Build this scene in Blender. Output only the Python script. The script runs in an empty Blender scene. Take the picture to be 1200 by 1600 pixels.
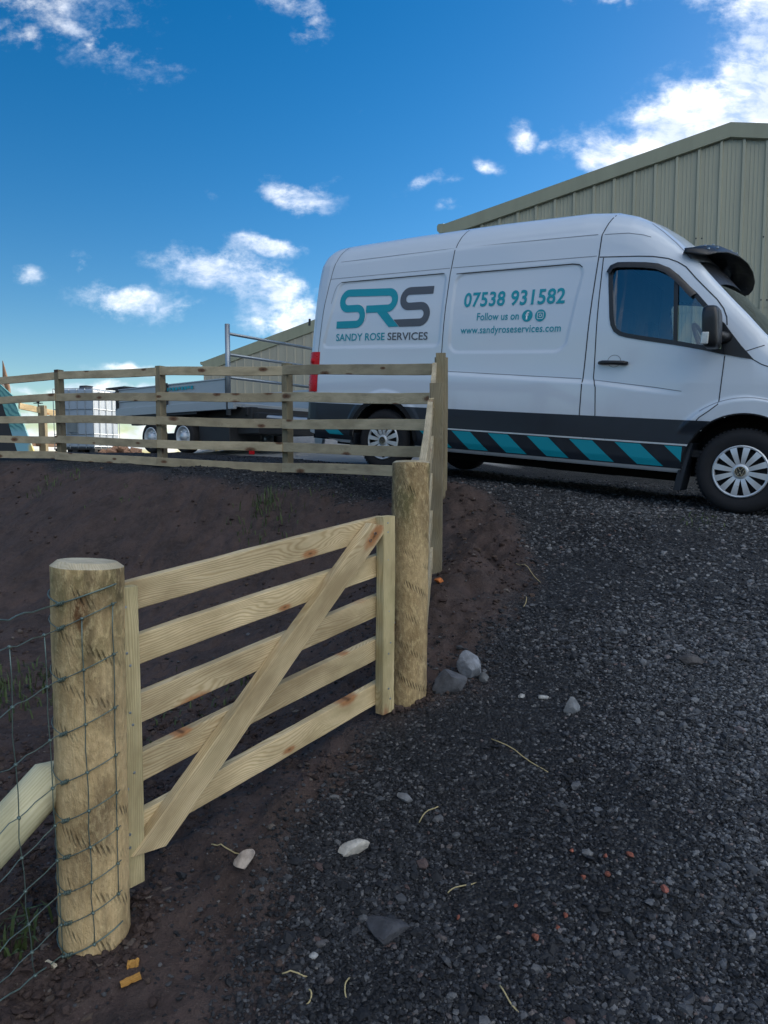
import bpy, bmesh, math, random
import numpy as np
from mathutils import Vector, Matrix, noise as mnoise

# ------------------------------------------------------------------ camera, world, sun, exposure
scene = bpy.context.scene
COL = scene.collection
H = 1.4                                   # eye height above the low ground by the gate
PIT = math.atan(83 / 1080.)
cam_d = bpy.data.cameras.new('camera')
cam = bpy.data.objects.new('camera', cam_d)
COL.objects.link(cam)
cam.location = (0, 0, H)
cam.rotation_euler = (math.pi / 2 - PIT, 0, 0)
cam_d.sensor_fit = 'VERTICAL'
cam_d.sensor_height = 24
cam_d.sensor_width = 18
cam_d.lens = 24 * 1080 / 1600.
cam_d.clip_start = 0.05
cam_d.clip_end = 9000
scene.camera = cam
scene.view_settings.view_transform = 'Standard'
scene.view_settings.look = 'None'
scene.view_settings.exposure = 1.64
scene.view_settings.gamma = 1.0
scene.render.film_transparent = False

SUN_EL = math.radians(17.5)
SUN_AZ = math.radians(53)                 # clockwise from +Y: behind the barn, to the right
sun_d = bpy.data.lights.new('sun', 'SUN')
sun_d.energy = 2.0
sun_d.angle = math.radians(0.5)
sun_d.color = (1.0, 0.9, 0.76)
sun = bpy.data.objects.new('sun', sun_d)
COL.objects.link(sun)
sdir = Vector((math.sin(SUN_AZ) * math.cos(SUN_EL), math.cos(SUN_AZ) * math.cos(SUN_EL), math.sin(SUN_EL)))
sun.rotation_euler = sdir.to_track_quat('Z', 'Y').to_euler()
sun.location = (20, 15, 30)


class NT:
    """small helper for writing node trees"""
    def __init__(s, tree):
        s.t = tree
        s.n = tree.nodes
        s.l = tree.links

    def new(s, kind, **kw):
        nd = s.n.new(kind)
        for k, v in kw.items():
            setattr(nd, k, v)
        return nd

    def put(s, sock, v):
        if hasattr(v, 'is_output') or isinstance(v, bpy.types.NodeSocket):
            s.l.new(v, sock)
        elif v is not None:
            sock.default_value = v

    def math(s, op, a, b=None, c=None, clamp=False):
        nd = s.new('ShaderNodeMath', operation=op)
        nd.use_clamp = clamp
        s.put(nd.inputs[0], a)
        if b is not None: s.put(nd.inputs[1], b)
        if c is not None: s.put(nd.inputs[2], c)
        return nd.outputs[0]

    def vmath(s, op, a, b=None, out=0):
        nd = s.new('ShaderNodeVectorMath', operation=op)
        s.put(nd.inputs[0], a)
        if b is not None: s.put(nd.inputs[1], b)
        return nd.outputs[out]

    def noise(s, vec, scale, detail=4, rough=0.55, dist=0.0, lac=2.0, out=0):
        nd = s.new('ShaderNodeTexNoise')
        s.put(nd.inputs['Vector'], vec)
        nd.inputs['Scale'].default_value = scale
        nd.inputs['Detail'].default_value = detail
        nd.inputs['Roughness'].default_value = rough
        nd.inputs['Distortion'].default_value = dist
        nd.inputs['Lacunarity'].default_value = lac
        return nd.outputs[out]

    def ramp(s, fac, stops, interp='LINEAR'):
        nd = s.new('ShaderNodeValToRGB')
        nd.color_ramp.interpolation = interp
        e = nd.color_ramp.elements
        while len(e) > 1: e.remove(e[-1])
        for i, (p, c) in enumerate(stops):
            el = e[0] if i == 0 else e.new(p)
            el.position = p
            if not hasattr(c, '__len__'): c = (c, c, c)
            el.color = tuple(c) + (1,) if len(c) == 3 else c
        s.put(nd.inputs[0], fac)
        return nd.outputs[0]

    def mix(s, fac, a, b, blend='MIX'):
        nd = s.new('ShaderNodeMix', data_type='RGBA', blend_type=blend)
        s.put(nd.inputs[0], fac)
        for i, v in ((6, a), (7, b)):
            if isinstance(v, (tuple, list)) and len(v) == 3: v = tuple(v) + (1,)
            s.put(nd.inputs[i], v)
        return nd.outputs[2]

    def maprange(s, v, a, b, c=0.0, d=1.0, smooth=True):
        nd = s.new('ShaderNodeMapRange')
        nd.interpolation_type = 'SMOOTHSTEP' if smooth else 'LINEAR'
        s.put(nd.inputs[0], v)
        for i, x in enumerate((a, b, c, d)): s.put(nd.inputs[i + 1], x)
        return nd.outputs[0]

    def mapping(s, vec, loc=(0, 0, 0), rot=(0, 0, 0), scale=(1, 1, 1), kind='POINT'):
        nd = s.new('ShaderNodeMapping', vector_type=kind)
        s.put(nd.inputs[0], vec)
        nd.inputs[1].default_value = loc
        nd.inputs[2].default_value = rot
        nd.inputs[3].default_value = scale
        return nd.outputs[0]

    def bump(s, h, strength, dist=0.01, normal=None):
        nd = s.new('ShaderNodeBump')
        nd.inputs['Strength'].default_value = strength
        nd.inputs['Distance'].default_value = dist
        s.put(nd.inputs['Height'], h)
        if normal is not None: s.l.new(normal, nd.inputs['Normal'])
        return nd.outputs[0]


# --- the sky: Nishita air plus procedural clouds set in sky directions (azimuth tangent, elevation tangent)
world = bpy.data.worlds.new('World')
scene.world = world
world.use_nodes = True
w = NT(world.node_tree)
w.n.clear()
sky = w.new('ShaderNodeTexSky', sky_type='NISHITA')
sky.sun_disc = False
sky.sun_elevation = SUN_EL
sky.sun_rotation = SUN_AZ
sky.air_density = 1.0
sky.dust_density = 0.25
sky.ozone_density = 2.2
sky.altitude = 0
tc = w.new('ShaderNodeTexCoord')
sep = w.new('ShaderNodeSeparateXYZ')
w.l.new(tc.outputs['Generated'], sep.inputs[0])
ay = w.math('MAXIMUM', w.math('ABSOLUTE', sep.outputs[1]), 0.05)
px = w.math('DIVIDE', sep.outputs[0], ay)
pz = w.math('DIVIDE', sep.outputs[2], ay)
cmb = w.new('ShaderNodeCombineXYZ')
w.l.new(px, cmb.inputs[0]); w.l.new(pz, cmb.inputs[1])
w.l.new(w.math('MULTIPLY', w.math('SIGN', sep.outputs[1]), 1.7), cmb.inputs[2])
P = cmb.outputs[0]
# (azimuth tangent, elevation tangent, half sizes, tilt degrees, strength)
CLOUDS = [
    (.355, .415, .11, .042, -8, 1.2), (.44, .455, .11, .075, 18, 1.3), (.53, .50, .09, .085, 30, 1.25),
    (.60, .55, .10, .09, 30, 1.1), (.56, .62, .09, .08, 40, 1.1), (.49, .665, .09, .045, 20, 1.0), (.42, .645, .03, .015, 30, .55),
    (.30, .675, .085, .05, -10, 1.0), (.235, .70, .05, .02, 0, .5),
    (-.17, .655, .075, .030, -25, .72), (-.105, .615, .030, .05, -10, .62), (.02, .67, .03, .022, -20, .75), (-.20, .60, .018, .012, 0, .45),
    (-.47, .635, .20, .055, -8, .66), (-.40, .575, .14, .05, -25, .62), (-.50, .57, .09, .03, -15, .58), (-.34, .65, .10, .03, 0, .56),
    (-.125, .362, .066, .026, -14, .84), (-.085, .386, .018, .012, 20, .55), (.05, .383, .060, .016, 6, .72), (.09, .345, .03, .012, 0, .55),
    (.190, .452, .032, .022, -40, .9), (.142, .412, .022, .020, -45, .7), (-.04, .48, .022, .02, 0, .42), (.24, .435, .05, .02, 0, .5),
    (-.245, .262, .095, .036, -8, .90), (-.17, .245, .09, .042, -20, .88), (-.14, .205, .06, .045, 0, 1.0), (-.165, .296, .055, .018, -4, .85),
    (-.355, .222, .105, .024, -4, .84), (-.30, .21, .06, .024, 0, .74), (-.49, .255, .030, .016, -12, .75), (-.43, .265, .02, .03, 15, .55),
    (-.24, .36, .03, .02, 0, .4),
    (-.36, .130, .085, .012, 0, .85), (-.42, .102, .16, .014, 0, .9), (-.30, .085, .20, .012, 0, .7), (-.55, .06, .2, .02, 0, .8), (-.42, .025, .30, .022, 0, 1.15), (-.20, .045, .22, .018, 0, 1.0), (-.05, .02, .3, .02, 0, 1.0),
    (-.9, .35, .25, .1, 10, 1.0), (1.0, .6, .3, .18, 15, 1.2), (1.3, .3, .4, .12, 0, 1.1), (.9, .22, .25, .06, 0, .9), (-1.3, .5, .3, .12, 0, .9), (0.1, 1.15, .25, .12, 10, .8),
]
warp = w.noise(P, 9.0, 3, 0.5, out=1)
warped = w.vmath('ADD', P, w.vmath('MULTIPLY', w.vmath('SUBTRACT', warp, (.5, .5, .5)), (.10, .06, 0)))
field = None
for (cx, cz, a, b, tilt, st) in CLOUDS:
    m = w.mapping(w.vmath('SUBTRACT', warped, (cx, cz, 1.7)), rot=(0, 0, -math.radians(tilt)), scale=(1, 1, 0))
    m = w.vmath('MULTIPLY', m, (1 / a, 1 / b, 0))
    d2 = w.vmath('DOT_PRODUCT', m, m, out=1)
    g = w.math('MULTIPLY', w.math('EXPONENT', w.math('MULTIPLY', d2, -0.9)), st)
    field = g if field is None else w.math('MAXIMUM', field, g)
front = w.math('GREATER_THAN', sep.outputs[1], 0.0)
field = w.math('MULTIPLY', field, front)
fbm = w.noise(w.mapping(P, scale=(1, 1.5, 1)), 17.0, 9, 0.62)
fine = w.noise(w.mapping(P, scale=(1, 1.25, 1)), 55.0, 6, 0.65)
back = w.math('MULTIPLY', w.maprange(w.noise(P, 1.6, 5, .55), .40, .60), w.math('SUBTRACT', 1.0, front))  # unseen cloud cover behind the camera, added to light the foreground
dens = w.math('ADD', field, w.math('MULTIPLY', w.math('SUBTRACT', fbm, .5), 1.5))
dens = w.math('ADD', dens, w.math('MULTIPLY', w.math('SUBTRACT', fine, .5), .75))
dens = w.math('MULTIPLY', dens, w.maprange(field, .03, .35))
mask = w.math('MULTIPLY', w.maprange(dens, w.math('MULTIPLY_ADD', field, .05, .30), w.math('MULTIPLY_ADD', field, -.30, 1.28)), w.maprange(field, .25, .85, .30, 1.))
mask = w.math('MAXIMUM', mask, back, clamp=True)
shade = w.noise(w.mapping(P, loc=(.3, .11, 0), scale=(1, 1.6, 1)), 14.0, 6, .55)
thick = w.maprange(dens, .55, 1.35)
ccol = w.mix(w.maprange(shade, .40, .66), (4.0, 4.5, 5.4), (7.8, 7.7, 7.5))
ccol = w.mix(w.math('MULTIPLY', thick, .45), ccol, (3.7, 4.0, 4.7))
fill_col = w.mix(w.maprange(sep.outputs[0], -.75, .75), (3.2, 3.6, 4.4), (19.0, 19.0, 18.6))  # brighter towards the right, giving the added fill a direction
ccol = w.mix(w.math('SUBTRACT', 1.0, front), ccol, fill_col)
hs = w.new('ShaderNodeHueSaturation')
hs.inputs['Hue'].default_value = .504
hs.inputs['Saturation'].default_value = 1.46
hs.inputs['Value'].default_value = .66
w.l.new(sky.outputs[0], hs.inputs['Color'])
veil = w.maprange(w.noise(w.mapping(warped, scale=(1, 2.2, 1)), 26.0, 7, .65), .30, .62, .45, 1.)
veil = w.math('MAXIMUM', veil, w.maprange(dens, .9, 1.5))
skyc = w.mix(w.math('MULTIPLY', w.math('MULTIPLY', mask, veil), .95), hs.outputs[0], ccol)
bg = w.new('ShaderNodeBackground')
bg.inputs['Strength'].default_value = 0.075
w.l.new(skyc, bg.inputs['Color'])
wo = w.new('ShaderNodeOutputWorld')
w.l.new(bg.outputs[0], wo.inputs['Surface'])
world.cycles.sampling_method = 'MANUAL'
world.cycles.sample_map_resolution = 512

# ------------------------------------------------------------------ helpers
rng = np.random.default_rng(7)
random.seed(7)


def at(u, v, d):
    """point of the place seen at pixel (u, v) of the 1200x1600 photograph at depth d metres"""
    c, s = math.cos(PIT), math.sin(PIT)
    a, b = (u - 600) / 1080., (800 - v) / 1080.
    return Vector((a * d, (c + b * s) * d, (b * c - s) * d + H))


def at_y(u, v, y):
    """the same, for a point y metres ahead on the level"""
    c, s = math.cos(PIT), math.sin(PIT)
    return at(u, v, y / (c + (800 - v) / 1080. * s))


def mesh_obj(name, verts, faces, mat, parent=None, smooth=False, loc=None):
    me = bpy.data.meshes.new(name)
    me.from_pydata([tuple(v) for v in verts], [], faces)
    me.update()
    if smooth:
        me.polygons.foreach_set('use_smooth', [True] * len(me.polygons))
    o = bpy.data.objects.new(name, me)
    COL.objects.link(o)
    if mat is not None: me.materials.append(mat)
    if parent is not None: o.parent = parent
    if loc is not None: o.location = loc
    return o


def tag(o, label=None, cat=None, group=None, kind=None):
    if label: o['label'] = label
    if cat: o['category'] = cat
    if group: o['group'] = group
    if kind: o['kind'] = kind
    return o


def empty(name, loc=(0, 0, 0), label=None, cat=None, group=None):
    o = bpy.data.objects.new(name, None)
    COL.objects.link(o)
    o.location = loc
    o.empty_display_size = .1
    return tag(o, label, cat, group)


class MB:
    def __init__(s):
        s.v, s.f = [], []

    def add(s, verts, faces):
        k = len(s.v)
        s.v += [tuple(v) for v in verts]
        s.f += [[i + k for i in f] for f in faces]
        return s

    def box(s, x0, x1, y0, y1, z0, z1, M=None):
        v = [Vector((x, y, z)) for x in (x0, x1) for y in (y0, y1) for z in (z0, z1)]
        if M is not None: v = [M @ p for p in v]
        return s.add(v, [(0, 1, 3, 2), (4, 6, 7, 5), (0, 4, 5, 1), (2, 3, 7, 6), (0, 2, 6, 4), (1, 5, 7, 3)])

    def tube(s, pts, r, n=8, caps=True):
        pts = [Vector(p) for p in pts]
        rs = r if hasattr(r, '__len__') else [r] * len(pts)
        rings = []
        up = None
        for i, p in enumerate(pts):
            d = (pts[min(i + 1, len(pts) - 1)] - pts[max(i - 1, 0)]).normalized()
            if up is None:
                up = Vector((0, 0, 1)) if abs(d.z) < .9 else Vector((1, 0, 0))
            a = d.cross(up).normalized()
            b = a.cross(d).normalized()
            up = b
            rings.append([p + (a * math.cos(2 * math.pi * k / n) + b * math.sin(2 * math.pi * k / n)) * rs[i] for k in range(n)])
        v = [q for rg in rings for q in rg]
        f = []
        for i in range(len(pts) - 1):
            for k in range(n):
                k2 = (k + 1) % n
                f.append((i * n + k, i * n + k2, (i + 1) * n + k2, (i + 1) * n + k))
        if caps:
            f.append(tuple(range(n))[::-1])
            f.append(tuple((len(pts) - 1) * n + k for k in range(n)))
        return s.add(v, f)

    def lathe(s, prof, n=32, M=None, a0=0.0, a1=2 * math.pi):
        """profile of (radius, axial) about the y axis"""
        full = abs(a1 - a0 - 2 * math.pi) < 1e-6
        m = n if full else n + 1
        v = []
        for (r, y) in prof:
            for k in range(m):
                a = a0 + (a1 - a0) * k / n
                v.append(Vector((r * math.cos(a), y, r * math.sin(a))))
        if M is not None: v = [M @ p for p in v]
        f = []
        for i in range(len(prof) - 1):
            for k in range(n):
                k2 = (k + 1) % m
                f.append((i * m + k, (i + 1) * m + k, (i + 1) * m + k2, i * m + k2))
        return s.add(v, f)

    def build(s, name, mat, parent=None, smooth=False, bevel=0, loc=None, seg=2):
        o = mesh_obj(name, s.v, s.f, mat, parent, smooth, loc)
        bm = bmesh.new(); bm.from_mesh(o.data)
        bmesh.ops.recalc_face_normals(bm, faces=bm.faces)
        bm.to_mesh(o.data); bm.free()
        if bevel:
            md = o.modifiers.new('bevel', 'BEVEL')
            md.width = bevel; md.segments = seg; md.limit_method = 'ANGLE'; md.angle_limit = math.radians(40)
        return o


def auto_smooth(o, deg=35):
    me = o.data
    bm = bmesh.new(); bm.from_mesh(me)
    for e in bm.edges:
        if len(e.link_faces) == 2 and e.calc_face_angle(0) > math.radians(deg): e.smooth = False
    for fc in bm.faces: fc.smooth = True
    bm.to_mesh(me); bm.free()


# ------------------------------------------------------------------ materials
def material(name):
    m = bpy.data.materials.new(name)
    m.use_nodes = True
    t = NT(m.node_tree)
    b = t.n['Principled BSDF']
    return m, t, b


def simple(name, col, rough=.5, metal=0., coat=0., var=.12, scale=6., bump=0., spec=.5):
    m, t, b = material(name)
    o = t.new('ShaderNodeTexCoord').outputs['Object']
    nz = t.noise(o, scale, 5, .6)
    c = t.mix(nz, tuple(x * (1 - var) for x in col), tuple(min(1, x * (1 + var)) for x in col))
    t.put(b.inputs['Base Color'], c)
    t.put(b.inputs['Roughness'], t.maprange(nz, .2, .8, max(0, rough - .08), min(1, rough + .08)))
    b.inputs['Metallic'].default_value = metal
    b.inputs['Specular IOR Level'].default_value = spec
    b.inputs['Coat Weight'].default_value = coat
    if bump:
        t.put(b.inputs['Normal'], t.bump(t.noise(o, scale * 8, 5, .6), bump, .01))
    return m


def wood(name, light, dark, knot, green=0., grey=0., round_post=False, gscale=1., bumpy=.5):
    m, t, b = material(name)
    o = t.new('ShaderNodeTexCoord').outputs['Object']
    oi = t.new('ShaderNodeObjectInfo')
    off = t.new('ShaderNodeCombineXYZ')
    t.put(off.inputs[0], t.math('MULTIPLY', oi.outputs['Random'], 37.))
    t.put(off.inputs[1], t.math('MULTIPLY', oi.outputs['Random'], 11.))
    t.put(off.inputs[2], t.math('MULTIPLY', oi.outputs['Random'], 23.))
    p = t.vmath('ADD', o, off.outputs[0])
    # knots: sparse cells
    kn = t.new('ShaderNodeTexVoronoi')
    if round_post:
        t.put(kn.inputs['Vector'], t.mapping(p, scale=(3.0, 9.0, 9.0)))
    else:
        kn.voronoi_dimensions = '2D'
        kx = t.new('ShaderNodeSeparateXYZ'); t.l.new(p, kx.inputs[0])
        kc = t.new('ShaderNodeCombineXYZ')
        t.put(kc.inputs[0], t.math('MULTIPLY', kx.outputs[0], 2.6)); t.put(kc.inputs[1], t.math('MULTIPLY', kx.outputs[2], 7.0))
        t.put(kn.inputs['Vector'], kc.outputs[0])
    kn.inputs['Scale'].default_value = 1.0
    kn.inputs['Randomness'].default_value = .9
    ksep = t.new('ShaderNodeSeparateColor')
    t.l.new(kn.outputs['Color'], ksep.inputs[0])
    present = t.math('GREATER_THAN', ksep.outputs[0], .45 if round_post else .50)
    kd = t.math('ADD', kn.outputs['Distance'], t.math('MULTIPLY', t.math('SUBTRACT', 1.0, present), 5.0))
    kr = t.math('MULTIPLY_ADD', ksep.outputs[1], .13, .08)
    kmask = t.maprange(t.math('ADD', t.math('DIVIDE', kd, kr), t.math('MULTIPLY', t.math('SUBTRACT', t.noise(p, 45., 4, .6), .5), .7)), .55, 1.3, 1., 0.)
    halo = t.maprange(kd, .1, .62, 1., 0.)
    # cathedral growth rings, bent round the knots
    low = t.noise(t.mapping(p, scale=(.9, 6, 6)), 1.2, 3, .5)
    zsep = t.new('ShaderNodeSeparateXYZ')
    t.l.new(p, zsep.inputs[0])
    rr = t.math('ADD', t.math('MULTIPLY', zsep.outputs[2], 135. * gscale), t.math('MULTIPLY', zsep.outputs[1], 80. * gscale))
    rr = t.math('ADD', rr, t.math('MULTIPLY', low, 16.))
    rr = t.math('ADD', rr, t.math('MULTIPLY', halo, 5.0))
    ring = t.math('ABSOLUTE', t.math('SUBTRACT', t.math('FRACT', rr), .5))
    ring = t.maprange(ring, .12, .5)
    fib = t.noise(t.mapping(p, scale=(3.0, 140, 140)), 1.0, 4, .6)
    blotch = t.noise(t.mapping(p, scale=(2.0, 5, 5)), 1.6, 4, .6)
    fac = t.math('ADD', t.math('MULTIPLY', ring, .22 if round_post else .62), t.math('MULTIPLY', fib, .5))
    c = t.mix(fac, light, dark)
    c = t.mix(t.maprange(blotch, .36, .72, 0, .75), c, tuple(x * .66 for x in dark))
    tint = t.math('MULTIPLY_ADD', oi.outputs['Random'], .30, .78)
    tc_ = t.new('ShaderNodeCombineXYZ')
    for i_ in range(3): t.put(tc_.inputs[i_], tint)
    c = t.mix(1.0, c, tc_.outputs[0], 'MULTIPLY')
    c = t.mix(t.maprange(t.noise(p, 2.3, 3, .5), .45, .75, 0, green), c, (.20, .215, .085))
    if grey:
        c = t.mix(t.maprange(t.noise(t.mapping(p, scale=(1, 4, 4)), 3.1, 4, .6), .3, .7, grey * .35, grey), c, (.155, .145, .115))
        c = t.mix(t.maprange(t.noise(t.mapping(p, scale=(1.5, 9, 9)), 2.1, 5, .65), .62, .8, 0, .5), c, (.05, .045, .035))
    if round_post:
        hx = t.new('ShaderNodeSeparateXYZ'); t.l.new(o, hx.inputs[0])
        alg = t.math('MULTIPLY', t.maprange(hx.outputs[0], .66, .98), t.maprange(t.noise(t.mapping(p, scale=(2.5, 5, 5)), 1.5, 4, .6), .38, .66))
        c = t.mix(t.math('MULTIPLY', alg, .8), c, (.115, .12, .045))
        stain = t.maprange(t.noise(t.mapping(p, scale=(1.0, 4, 4)), 1.9, 5, .62), .45, .70, 0, .75)
        c = t.mix(stain, c, (.12, .085, .05))
    c = t.mix(kmask, c, knot)
    c = t.mix(t.math('MULTIPLY', kmask, t.maprange(t.math('DIVIDE', kd, kr), .0, .45, 1., 0.)), c, tuple(x * .35 for x in knot))
    h = t.math('ADD', t.math('MULTIPLY', fac, -.6), t.math('MULTIPLY', fib, .4))
    if round_post:
        # peeled log: short slanted tool marks in rows that wind round the post, local x runs up the post
        s3 = t.new('ShaderNodeSeparateXYZ')
        t.l.new(o, s3.inputs[0])
        ang = t.math('ARCTAN2', s3.outputs[2], s3.outputs[1])
        rowp = t.math('MULTIPLY_ADD', ang, .055, s3.outputs[0])
        rowp = t.math('ADD', rowp, t.math('MULTIPLY', t.noise(p, 4.0, 2, .5), .07))
        row = t.math('FRACT', t.math('MULTIPLY', rowp, 7.2))
        near = t.maprange(t.math('ABSOLUTE', t.math('SUBTRACT', row, .5)), .03, .14, 1., 0.)
        ticks = t.math('SINE', t.math('ADD', t.math('MULTIPLY', ang, 46.), t.math('MULTIPLY', s3.outputs[0], 170.)))
        tick = t.math('MULTIPLY', near, t.maprange(ticks, -.1, .8))
        patchy = t.maprange(t.noise(t.mapping(p, scale=(1.6, 3, 3)), 4.0, 3, .55), .44, .66)
        tick = t.math('MULTIPLY', tick, patchy)
        rough_h = t.noise(t.mapping(p, scale=(1.2, 2.2, 2.2)), 26., 6, .7)
        hairy = t.noise(t.mapping(p, rot=(0, .6, .5), scale=(2, 8, 8)), 30., 4, .7)
        h = t.math('ADD', t.math('MULTIPLY', rough_h, 1.6), t.math('MULTIPLY', h, .5))
        h = t.math('ADD', h, t.math('MULTIPLY', hairy, .6))
        h = t.math('SUBTRACT', h, t.math('MULTIPLY', tick, 1.5))
        c = t.mix(t.math('MULTIPLY', tick, .72), c, (.035, .028, .018))
        c = t.mix(t.maprange(rough_h, .45, .72, 0, .42), c, tuple(min(1, x * 1.35) for x in light))
        c = t.mix(t.maprange(hairy, .58, .78, 0, .28), c, tuple(x * .55 for x in dark))
    nz = t.bump(h, bumpy, .009 if round_post else .003)
    t.put(b.inputs['Base Color'], c)
    b.inputs['Roughness'].default_value = .78
    b.inputs['Specular IOR Level'].default_value = .25
    t.put(b.inputs['Normal'], nz)
    return m


M_NEW = wood('new_pine', (.84, .68, .42), (.52, .375, .19), (.40, .19, .08), green=.16)
M_STILE = wood('green_treated_pine', (.66, .56, .33), (.42, .33, .165), (.30, .16, .08), green=.4)
M_STRUT = wood('pale_strut_wood', (.72, .67, .46), (.54, .49, .31), (.16, .10, .06), green=.5, gscale=.5)
M_OLD = wood('weathered_rail_wood', (.70, .58, .38), (.50, .40, .245), (.17, .09, .05), green=.06, grey=.24)
M_GREYPOST = wood('weathered_post_wood', (.38, .32, .20), (.24, .195, .12), (.08, .05, .035), green=.2, grey=.45)
M_LOG = wood('peeled_log', (.80, .585, .315), (.50, .335, .15), (.16, .08, .035), green=.12, round_post=True, gscale=.35, bumpy=.8)
M_LOGEND = wood('sawn_log_end', (.66, .58, .42), (.50, .42, .28), (.2, .14, .09))
M_WIRE = simple('galvanised_wire', (.15, .21, .19), .45, .6, var=.2, scale=30)
M_STEEL = simple('galvanised_steel', (.33, .37, .40), .42, .7, var=.2, scale=12)
M_BLACK = simple('black_rubber', (.012, .012, .013), .75, var=.3, scale=30, spec=.3)
M_TYRE = simple('tyre_rubber', (.022, .022, .024), .8, var=.4, scale=20, bump=.2, spec=.3)
M_PLASTIC = simple('black_plastic', (.016, .017, .019), .38, var=.2, scale=20)
M_TRIM = simple('dark_grey_vinyl', (.018, .024, .034), .36, var=.15, scale=8)
M_TEAL = simple('teal_vinyl', (.002, .32, .40), .5, var=.05, scale=4)
M_GREYV = simple('grey_vinyl', (.085, .09, .105), .35, var=.05, scale=4)
M_SILVER = simple('silver_plastic', (.64, .67, .69), .34, .35, var=.1, scale=20)
M_SEAM = simple('panel_gap', (.03, .034, .042), .7)
M_CREASE = simple('crease_shade_grey', (.22, .24, .27), .5)  # grey that paints the shade along pressed folds
M_RED = simple('red_lamp_plastic', (.62, .008, .015), .3, var=.1, scale=30, spec=.25)
M_CLEAR = simple('clear_lamp_plastic', (.6, .6, .58), .2, .3, var=.3, scale=60)
M_SEAT = simple('dark_fabric', (.03, .032, .036), .9)
M_CABGREY = simple('cab_grey_plastic', (.07, .075, .08), .6)
M_CHROME = simple('chrome', (.6, .62, .64), .18, 1.0)


def van_paint():
    m, t, b = material('white_van_paint')
    o = t.new('ShaderNodeTexCoord').outputs['Object']
    s3 = t.new('ShaderNodeSeparateXYZ')
    t.l.new(o, s3.inputs[0])
    # road dirt thrown up the lower panels
    dirt = t.math('MULTIPLY', t.maprange(s3.outputs[2], .25, 1.25, 1., 0.), t.noise(t.mapping(o, scale=(1, 1, .35)), 5.0, 6, .65))
    c = t.mix(t.maprange(dirt, .1, .7, 0, .65), (.64, .70, .765), (.40, .395, .38))
    spots = t.noise(o, 38.0, 3, .7)
    c = t.mix(t.maprange(spots, .70, .78, 0, .35), c, (.25, .22, .2))
    t.put(b.inputs['Base Color'], c)
    t.put(b.inputs['Roughness'], t.maprange(dirt, 0, .7, .30, .6))
    b.inputs['Coat Weight'].default_value = .7
    b.inputs['Coat Roughness'].default_value = .08
    t.put(b.inputs['Normal'], t.bump(t.noise(o, 2.2, 2, .5), .03, .02))
    return m


M_PAINT = van_paint()


def glass(name, tint, alpha, rough=.0):
    m, t, b = material(name)
    t.n.remove(b)
    tr = t.new('ShaderNodeBsdfTransparent'); tr.inputs[0].default_value = tint + (1,)
    gl = t.new('ShaderNodeBsdfGlossy'); gl.inputs['Roughness'].default_value = rough
    gl.inputs['Color'].default_value = (.9, .95, 1, 1)
    fr = t.new('ShaderNodeFresnel'); fr.inputs['IOR'].default_value = 1.5
    mx = t.new('ShaderNodeMixShader')
    t.l.new(t.math('ADD', fr.outputs[0], alpha, clamp=True), mx.inputs[0])
    t.l.new(tr.outputs[0], mx.inputs[1]); t.l.new(gl.outputs[0], mx.inputs[2])
    t.l.new(mx.outputs[0], t.n['Material Output'].inputs['Surface'])
    return m


M_GLASS = glass('cab_glass', (.70, .78, .76), .07)
M_WSCREEN = glass('windscreen_glass', (.72, .80, .78), .10)
M_SMOKE = glass('smoked_acrylic', (.10, .105, .11), .03, .05)


def cladding(name, col, streak=.06):
    m, t, b = material(name)
    o = t.new('ShaderNodeTexCoord').outputs['Object']
    nz = t.noise(t.mapping(o, scale=(1, 1, .12)), 3.0, 5, .6)
    n2 = t.noise(o, .5, 3, .5)
    c = t.mix(t.maprange(nz, .3, .75), tuple(x * (1 + streak) for x in col), tuple(x * (1 - streak) for x in col))
    c = t.mix(t.maprange(n2, .4, .7, 0, .25), c, tuple(x * .8 for x in col))
    t.put(b.inputs['Base Color'], c)
    b.inputs['Roughness'].default_value = .5
    return m


M_CLAD = cladding('green_cladding', (.375, .375, .285))
M_FASCIA = cladding('green_flashing', (.28, .29, .205), .08)
M_BEIGE = cladding('beige_cladding', (.36, .34, .27))
M_ROOF = cladding('roof_sheet', (.10, .115, .09))

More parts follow.
